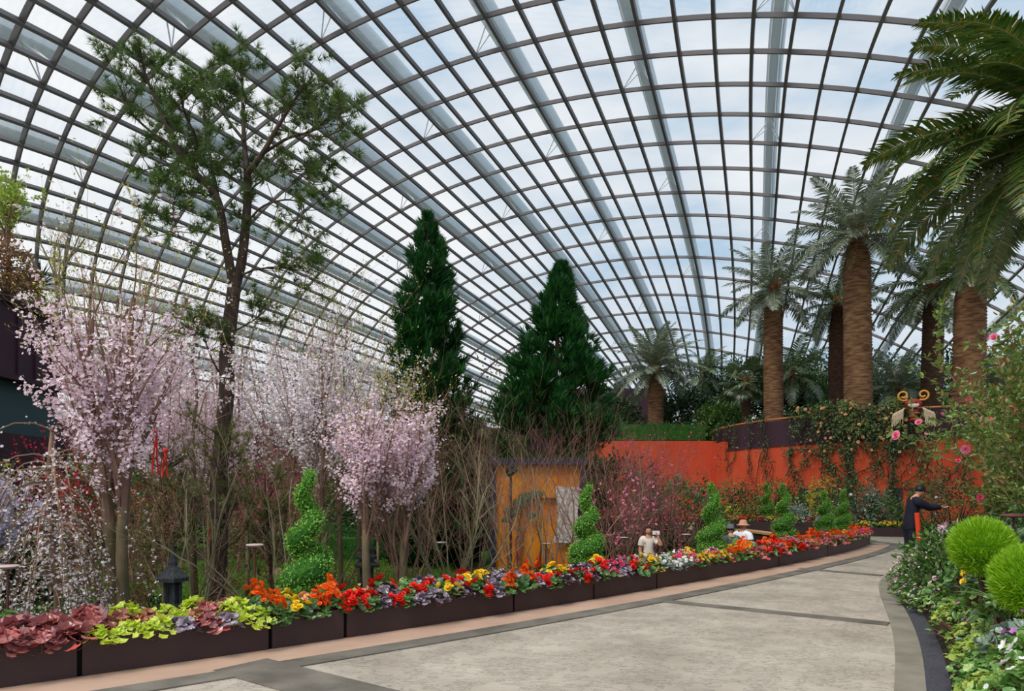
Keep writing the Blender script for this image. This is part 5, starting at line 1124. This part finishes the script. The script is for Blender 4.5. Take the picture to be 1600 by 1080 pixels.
for row, d_ in enumerate((0.02, .25, .48, .72, .98, 1.26, 1.56, 1.9)):
    nst = 36
    for i in range(nst):
        p = ro((i + rng.uniform(-.25, .25)) / (nst - 1), d_ + rng.uniform(-.05, .05)); Y = p[1]
        if Y < 3.9 or Y > 16.5 or (row == 0 and Y < 8.6): continue
        if CX + F * p[0] / Y > 1690: continue
        if any(np.hypot(p[0] - b[0], p[1] - b[1]) < .22 for b in bpos): continue
        if Y > 9.6: ks = ['pinkd', 'pinkd', 'pinkd', 'geran'] if row < 3 else ['geran', 'green', 'silv', 'geran']
        elif Y > 8: ks = ['pinkd', 'geran', 'cover', 'whitef'] if row < 2 else ['geran', 'geran', 'green', 'cover']
        elif Y > 6.3: ks = ['limec', 'cover', 'fern', 'cover', 'whitef'] if row < 2 else ['fern', 'cover', 'whitef', 'geran', 'yellow']
        else: ks = ['limec', 'cover', 'fern', 'cover'] if row < 2 else ['cover', 'fern', 'silv', 'whitef', 'limec']
        kk = ks[rng.randint(len(ks))]; cc[(kk, row)] = cc.get((kk, row), 0) + 1
        lift = .0 if row < 2 else (.3 if Y < 8 else .4)
        K[kk].place((p[0], p[1], mound(d_) + lift * .3), rng.uniform(0, 6), rng.uniform(.95, 1.35) * (1.2 if row > 2 and Y > 7.5 else 1.0), nm[kk] + ', right bed, ' + ORD[row] + ' row from path, ' + ORD[cc[(kk, row)] - 1] + ' such from back', 'plants of the right flower bed')
        if row > 1 and (p[0] / Y * F + CX > 1455): K[kk].last.scale = (1.25, 1.25, 1.9 if Y > 7.5 else 1.5)
for k, ((x, y, Y, r), lab) in enumerate(zip(balls, ('bright green feathery ball bush, farther of the two', 'bright green feathery ball bush, nearer at the right edge'))):
    c = at(x, y, Y); rng = np.random.RandomState(700 + k); root = empty('ball_bush', (c[0], c[1], .35), lab, 'bush', 'feathery ball bushes'); N = 14000
    d = unit(rng.normal(0, 1, (N, 3))); h_ = c[2] - .35; R_ = np.array([r, r, r * .98]); P = [0, 0, h_] + d * R_ * rng.uniform(.62, .93, N)[:, None]
    mb = MB(); dd = frames(d * .8 + rng.normal(0, .25, (N, 3)) + [0, 0, .45], rng); L_ = r * .2 * rng.uniform(.6, 1.2, N); scatter(mb, T_BLADE, P, dd, np.stack([L_ * 1.3, L_, L_], 1)); mb.build('foliage', 'kochia', root)
    mb = MB(); blob(mb, (0, 0, h_), R_ * .74, rng, .04, 24, 14); mb.build('inner_twigs', 'kcore', root); mb = MB(); tube(mb, [(0, 0, 0), (0, 0, h_ - r * .4)], [.03, .03], 6); mb.build('stem', 'bark', root)
RB = dict(mat='greytwig', tm=T_LEAF, pm='roseleaf', name='rose_bush', cat='rose bush', per=6, ps=.075, pd=.9)
for k, (px, Y, h, ln, st, fm, nf, lab) in enumerate([(1692, 9.6, 2.6, .36, 18, 'f_rose', 44, 'tall rose bush with deep pink blooms at the right edge'), (1680, 11.2, 2.3, .36, 18, 'f_rose', 26, 'rose bush with pink blooms behind the farther ball bush'),
        (1725, 8.0, 2.4, .35, 14, 'f_pink', 16, 'rose bush with pink blooms cut by the right edge'), (1600, 13.4, 1.5, .45, 13, 'f_palepink', 10, 'low rose bush with pale blooms right of the dark clothed person'), (1700, 14, 2.8, .36, 16, 'f_rose', 14, 'tall rose bush farthest back in the right bed')]):
    bareshrub(px, Y, h, 1, 800 + k, lab, st, z0=.3, lean=ln, blooms=(fm, int(nf * 1.3), .11), kids=9, **RB)
leafy('leafy_shrub', 'bright green broad leaved shrub left of the ball bushes', (*gp(1478, 9.6)[:2], .3), (.5, .5, .5), 'shrubleaf', 851, 1500, .08, low=-.5)
leafy('leafy_shrub', 'dark green shrub behind the nearer ball bush', (*gp(1600, 7.4)[:2], .4), (.45, .45, .5), 'darkleaf', 852, 1500, .07, low=-.5, flowers='f_white', nf=20, fs=.05)
straps('lily_plant', 'strappy green lily between the two ball bushes', (*gp(1572, 6.3)[:2], .55), 26, .5, 'greenleaf', 853, 1.0, .4)

# ---------------------------------------------------------------- people
def skin(vs_, es, rr, sub=2):
    me = bpy.data.meshes.new('tmp'); me.from_pydata([tuple(v) for v in vs_], es, []); o = bpy.data.objects.new('tmp', me); C.objects.link(o); m_ = o.modifiers.new('s', 'SKIN'); m_.use_smooth_shade = True
    for i, r in enumerate(rr): sv = me.skin_vertices[0].data[i]; sv.radius = (r, r) if np.isscalar(r) else r; sv.use_root = i == 0
    s2 = o.modifiers.new('u', 'SUBSURF'); s2.levels = sub; s2.render_levels = sub
    bpy.context.view_layer.update(); ev = o.evaluated_get(bpy.context.evaluated_depsgraph_get()); m2 = ev.to_mesh()
    v = np.array([tuple(x.co) for x in m2.vertices]); f = [list(p.vertices) for p in m2.polygons]; ev.to_mesh_clear(); bpy.data.objects.remove(o); bpy.data.meshes.remove(me)
    return v, [np.array([q for q in f if len(q) == n]) for n in (3, 4) if any(len(q) == n for q in f)]
def addskin(mb, sk, m=0):
    b = mb.n; v, fs = sk; mb.v.append(v); mb.n += len(v)
    for f in fs: mb.f.append((f + b, m))
def person(label, loc, rz, h, lean, hands, top, legs_m, hat=None, hatm='tanhat', hairm='hair', bag=None, phone=None, short=True, headtilt=0.0, long_top=0.0, female=False):
    """faces +x before turning; hands: (left, right) wrist targets in units of height from the shoulders"""
    root = empty('person', loc, label, 'person', rz=rz)
    cl, sl = math.cos(lean), math.sin(lean); hip = np.array([0, 0, .52])
    def U(p): p = np.array(p, float) - hip; return hip + np.array([p[0] * cl + p[2] * sl, p[1], -p[0] * sl + p[2] * cl])
    sw = .098 if female else .11
    V = [hip, U((0, 0, .62)), U((.0, 0, .73)), U((0, 0, .815)), U((.005, 0, .865)), U((.012 + headtilt, 0, .905))]; E = [(0, 1), (1, 2), (2, 3), (3, 4), (4, 5)]; Rr = [(.08, .07), (.072, .06), (.085, .062), (.05, .04), .032, .034]
    arms = []
    for s_, tg in ((1, hands[0]), (-1, hands[1])):
        sh = U((0, sw * s_, .8)); w_ = np.array(tg) * [1, 1, 1] + 0.0; el = (sh + w_) / 2; dv = w_ - sh; dist = np.linalg.norm(dv); ar = .155; k = math.sqrt(max(0, ar ** 2 - (dist / 2) ** 2)); bend = unit(np.array([-.2, .35 * s_, -1.0]) - unit(dv) * np.dot(unit(dv), [-.2, .35 * s_, -1.0])); el = el + bend * k
        i = len(V); V += [sh, el, w_]; Rr += [.04, .027, .018]; E += [(3, i), (i, i + 1), (i + 1, i + 2)]; arms.append((sh, el, w_)); fw = unit(w_ - el); sd = unit(np.cross(fw, [0, 0, 1])); pm = w_ + fw * .03; V.append(pm); Rr.append((.022, .012)); E.append((i + 2, i + 3))
        for q in range(4):
            a = pm + fw * .018 + sd * (.015 * (q - 1.5)); b = a + fw * .022 * (1 - .12 * abs(q - 1.2)); c = b + fw * .014 + np.array([0, 0, -.01]); j = len(V); V += [a, b, c]; Rr += [.0065, .006, .005]; E += [(i + 3, j), (j, j + 1), (j + 1, j + 2)]
        a = w_ + fw * .015 - sd * .018 * s_ + np.array([0, 0, .006]); b = a + fw * .024 + np.array([0, 0, .008]); j = len(V); V += [a, b]; Rr += [.007, .006]; E += [(i + 2, j), (j, j + 1)]
    legs = []
    for s_ in (1, -1):
        i = len(V); L_ = [np.array([0, .052 * s_, .49]), np.array([.012, .056 * s_, .28]), np.array([-.01, .056 * s_, .045]), np.array([.075, .065 * s_, .018])]; V += L_; Rr += [.052, .036, .024, .018]; E += [(0, i), (i, i + 1), (i + 1, i + 2), (i + 2, i + 3)]; legs.append(L_)
    body_skin = skin([v * h for v in V], E, [tuple(np.array(r) * h) if not np.isscalar(r) else r * h for r in Rr]); mb = MB(); addskin(mb, body_skin)
    hc = U((.018 + headtilt * 1.3, 0, .935)); u = np.arange(20) * 2 * PI / 20; w_ = np.linspace(0, PI, 16); Ug, Wg = np.meshgrid(u, w_, indexing='ij'); nx = np.cos(Ug) * np.sin(Wg); ny = np.sin(Ug) * np.sin(Wg); nz_ = np.cos(Wg)
    face = np.exp(-((ny / .16) ** 2 + ((nz_ + .1) / .22) ** 2)) * (nx > 0) * .014; chin = np.where(nz_ < -.3, 1 - .28 * (-.3 - nz_), 1); brow = -np.exp(-(((np.abs(ny) - .36) / .16) ** 2 + ((nz_ - .12) / .12) ** 2)) * (nx > 0) * .007
    lips = np.exp(-((ny / .25) ** 2 + ((nz_ + .52) / .07) ** 2)) * (nx > 0) * .004
    hv = np.stack([nx * .052 * chin + face + brow + lips, ny * .042 * chin, nz_ * .064], -1).reshape(-1, 3); ht = lean * .4 + headtilt * 6; ch_, sh_ = math.cos(ht), math.sin(ht); Rh = np.array([[ch_, 0, sh_], [0, 1, 0], [-sh_, 0, ch_]])
    mb.add((hc + hv @ Rh.T) * h, [[i * 16 + j, i * 16 + j + 1, ((i + 1) % 20) * 16 + j + 1, ((i + 1) % 20) * 16 + j] for i in range(20) for j in range(15)])
    for s_ in (1, -1): blob(mb, (hc + Rh @ [-.002, .043 * s_, -.004]) * h, np.array([.011, .005, .017]) * h, np.random.RandomState(1), 0, 8, 6)
    mb.build('body', 'skin', root, smooth=True)
    for s_ in (1, -1):
        mb = MB(); blob(mb, (hc + Rh @ [.046, .017 * s_, .006]) * h, np.array([.006, .008, .004]) * h, np.random.RandomState(1), 0, 8, 6); mb.build('eye', 'black', root)
    mb = MB(); hr = np.stack([nx * .057 - .006, ny * .048, np.maximum(nz_, -.35 if female else -.1) * .069 + .006], -1); back = (nx < .35) | (nz_ > .45); fidx = []
    for i in range(20):
        for j in range(15):
            if back[i, j] and back[(i + 1) % 20, j + 1] and nz_[i, j] > (-.75 if female else -.45): fidx.append([i * 16 + j, i * 16 + j + 1, ((i + 1) % 20) * 16 + j + 1, ((i + 1) % 20) * 16 + j])
    mb.add((hc + hr.reshape(-1, 3) @ Rh.T) * h, fidx)
    if female: blob(mb, (hc + Rh @ [-.045, 0, .045]) * h, np.array([.026, .026, .026]) * h, np.random.RandomState(2), .05, 10, 8)
    mb.build('hair', hairm, root, smooth=True)
    # clothes: the body surface itself, moved outwards over the covered stretch of each limb
    bv, bf = body_skin; nv = np.zeros_like(bv)
    for f in bf:
        fn = np.cross(bv[f[:, 1]] - bv[f[:, 0]], bv[f[:, 2]] - bv[f[:, 0]])
        for c_ in range(f.shape[1]): np.add.at(nv, f[:, c_], fn)
    nv = unit(nv); VV = np.array([np.array(v) * h for v in V]); best = np.full(len(bv), 1e9); seg = np.zeros(len(bv), int); tt = np.zeros(len(bv))
    for e_, (a, b) in enumerate(E):
        ab = VV[b] - VV[a]; t_ = np.clip(((bv - VV[a]) @ ab) / (ab @ ab), 0, 1); dd_ = np.linalg.norm(bv - VV[a] - t_[:, None] * ab, axis=1); q_ = dd_ < best; best[q_] = dd_[q_]; seg[q_] = e_; tt[q_] = t_[q_]
    ei = {e: k for k, e in enumerate(E)}; torso = [ei[(0, 1)], ei[(1, 2)], ei[(2, 3)]]; sh_e = [k for k, e in enumerate(E) if e[0] == 3 and e[1] != 4]; hip_e = [k for k, e in enumerate(E) if e[0] == 0 and e[1] != 1]
    arm_i = [E[k][1] for k in sh_e]; up = [ei[(a, a + 1)] for a in arm_i]; lo = [ei[(a + 1, a + 2)] for a in arm_i]; leg_i = [E[k][1] for k in hip_e]; th_ = [ei[(a, a + 1)] for a in leg_i]; kn = [ei[(a + 1, a + 2)] for a in leg_i]
    top_m = np.isin(seg, torso + sh_e + hip_e) | (np.isin(seg, up) & (tt < (.62 if short else 1.1))) | ((seg == ei[(3, 4)]) & (tt < .3)) | (np.isin(seg, th_) & (tt < long_top * 4))
    if not short: top_m |= np.isin(seg, lo) & (tt < .93)
    leg_m = np.isin(seg, hip_e + th_) | (np.isin(seg, kn) & (tt < .95)) | ((seg == ei[(0, 1)]) & (tt < .5))
    for nm_, msk, off_, mt_ in (('shirt', top_m, .017, top), ('trousers', leg_m, .010, legs_m)):
        mb = MB(); mb.v.append(bv + nv * off_ * h); mb.n = len(bv)
        for f in bf:
            f2 = f[msk[f].all(1)]
            if len(f2): mb.f.append((f2, 0))
        mb.build(nm_, mt_, root, smooth=True)
    for L_ in legs: mb = MB(); blob(mb, (L_[3] * [.55, 1, 1] + [0, 0, .004]) * h, np.array([.08, .03, .024]) * h, np.random.RandomState(3), 0, 14, 8); mb.build('shoe', 'black', root, smooth=True)
    if hat:
        mb = MB(); q = h; 
        pr = [(0.0, .075), (.04, .07), (.056, .045), (.058, .018), (.062, .012)] + ([(.1, -.004), (.1, -.01), (.06, .004)] if hat == 'bucket' else [])
        lathe(mb, np.array(pr) * q, 20); mb.v[0] = mb.v[0] * [1.05, .95, 1]
        if hat == 'cap': mb.add(np.array([[.05, -.04, .014], [.05, .04, .014], [.115, .025, .004], [.115, -.025, .004], [.05, -.04, .006], [.05, .04, .006], [.115, .025, -.003], [.115, -.025, -.003]]) * q, [[0, 3, 2, 1], [4, 5, 6, 7], [0, 1, 5, 4], [1, 2, 6, 5], [2, 3, 7, 6], [3, 0, 4, 7]])
        mb.v = [(v @ Rh.T) + (hc + Rh @ [-.004, 0, .012]) * h for v in mb.v]; mb.build('hat', hatm, root, smooth=True)
    if bag:
        mb = MB(); c = U((-.125, 0, .69)) * h; blob(mb, c, np.array([.055, .085, .13]) * h, np.random.RandomState(4), .05, 16, 12, freq=2); mb.build('backpack_body', bag, root, smooth=True)
        for s_ in (1, -1): mb = MB(); tube(mb, [U(p_) * h for p_ in ((-.1, .055 * s_, .78), (-.03, .06 * s_, .85), (.07, .065 * s_, .8), (.09, .07 * s_, .7), (.03, .09 * s_, .62), (-.07, .07 * s_, .62))], .012 * h, 6); mb.build('strap', bag, root)
    if phone is not None:
        w_ = arms[phone][2]; fw = unit(w_ - arms[phone][1]); p_ = (w_ + fw * .06) * h
        rot = root.matrix_basis; pw = Matrix.Rotation(rz, 4, 'Z') @ Vector(p_) + Vector(loc)
        return pw
w = person('woman in a cream top raising a white phone among the shrubs', (*gp(1013, 15.7)[:2], G0), -PI / 2, 1.52, 0, ((.1, .12, .86), (.05, -.12, .5)), 'cream', 'slate', female=True, phone=0)
def phone(p, label, rz, tilt, mat='whiteplastic'):
    root = empty('phone', p, label, 'phone', rz=rz); mb = MB(); box(mb, (0, 0, 0), (.012, .16, .085)); o_ = mb.build('case', mat, root); mb = MB(); box(mb, (-.007, 0, 0), (.003, .145, .075)); mb.build('screen', 'black', root); root.rotation_euler = (0, tilt, rz)
phone(w, 'white phone held up by the woman in cream', -PI / 2, 0)
person('person in grey hat and slate shirt with green backpack, back turned', (*gp(1143, 15.6)[:2], G0), PI / 2 + .2, 1.55, .05, ((.1, .13, .55), (.08, -.13, .55)), 'slate', 'navycloth', 'cap', 'greyhat', bag='greenbag')
person('person in tan bucket hat and white shirt beside the green backpack', (*gp(1160, 16.4)[:2], G0), .7, 1.62, .02, ((.12, .12, .6), (.1, -.12, .58)), 'white', 'slate', 'bucket', 'tanhat')
w = person('person in dark navy clothes and cap leaning over a small white phone', (*gp(1421, 14.9)[:2], .02), -.1, 1.74, .2, ((.35, .05, .735), (.34, -.05, .73)), 'navycloth', 'navycloth', 'cap', 'black', short=False, headtilt=.02, long_top=.06, phone=1)
phone(w, 'small white phone in the hands of the dark clothed person', -.1, 1.2)
o_ = gp(1437, 14.6, .02); root = empty('signpost', o_, 'slanting orange red post beside the dark clothed person', 'post'); mb = MB(); tube(mb, [(.03, 0, 0), (-.06, 0, 1.15)], .05, 8); mb.build('post', 'orangered', root); mb = MB(); lathe(mb, [(0, 0), (.14, 0), (.13, .03), (0, .03)], 16); mb.build('base', 'orangered', root)

# bug figure on the handrail
a_ = drum_a(1427); p = drum(np.array(a_), DR + .3); root = empty('bug_figure', (*p, 4.35), 'woven red bug figure with golden curled feelers on the parapet rail', 'decoration', rz=-2.05)
mb = MB(); rng = np.random.RandomState(1); blob(mb, (.1, 0, .78), (.25, .3, .2), rng, .03, 20, 14); mb.build('head', 'redwicker', root, smooth=True)
mb = MB(); blob(mb, (.3, 0, .7), (.06, .2, .1), rng, .02, 14, 10); mb.build('face', 'cream', root, smooth=True)
for s_ in (1, -1):
    mb = MB(); t = np.linspace(0, 1, 26); th = -2.2 + t * 8.0; rr = .22 * (1 - .7 * t); tube(mb, np.stack([np.full(26, .1), s_ * (.34 + rr * np.cos(th)), 1.12 + rr * np.sin(th)], 1), .038, 8); mb.build('feeler', 'goldcurl', root, smooth=True)
    mb = MB(); blob(mb, (.36, .09 * s_, .8), (.03, .03, .03), rng, 0, 8, 6); mb.build('eye', 'black', root)
    mb = MB()
    for q in range(22): y_ = s_ * (.3 + .018 * q); z1 = .62 - .01 * q; tube(mb, [(.12, y_, z1), (.2, y_ + s_ * .05, z1 - .1), (.18, y_ + s_ * .07, z1 - rng.uniform(.35, .65))], .016, 5)
    mb.build('tassel_wing', 'tassel', root)
mb = MB()
for q in range(4): blob(mb, (.1, 0, .5 - .12 * q), (.17, .2 - .02 * q, .08), rng, .02, 16, 8)
mb.build('belly', 'redwicker', root, smooth=True)

# plants on the roof of the plum building
def wtree(px, Y, z0, h, seed, lab, pm, ps, pd, lean, st, trunk, r, mat='twig', per=4): return bareshrub(px, Y, h, 1, seed, lab, st, mat, T_LEAF, pm, ps, pd, name='small_tree', cat='tree', lean=lean, trunk=trunk, z0=z0, r=r, per=per)
wtree(12, 19.8, 7.14, 3.3, 901, 'light green willow leaved tree on the plum building roof', 'willow', .09, .5, .5, 7, 1.4, .04)
wtree(90, 21.9, 7.14, 2.9, 902, 'gnarled nearly bare tree at the corner of the plum building roof', 'olive', .06, .08, .6, 5, .9, .05, 'greytwig')
straps('yucca_plant', 'spiky dark yucca on the plum building roof', (*gp(57, 21.3)[:2], 7.14), 70, .95, 'yucca', 903, .8, .15, trunk=.85)
straps('yucca_plant', 'small spiky yucca right of the larger one on the roof', (*gp(73, 21.6)[:2], 7.14), 40, .5, 'yucca', 904, .8, .2, trunk=.2)
leafy('roof_shrub', 'rusty brown shrub on the plum building roof', (*gp(8, 19.3)[:2], 7.14), (.7, .7, 1.0), 'maple', 905, 1500, .12, low=-.5); leafy('roof_shrub', 'olive shrub left of the yucca on the plum building roof', (*gp(36, 20.6)[:2], 7.14), (.5, .5, .6), 'olive', 906, 900, .1, low=-.5)
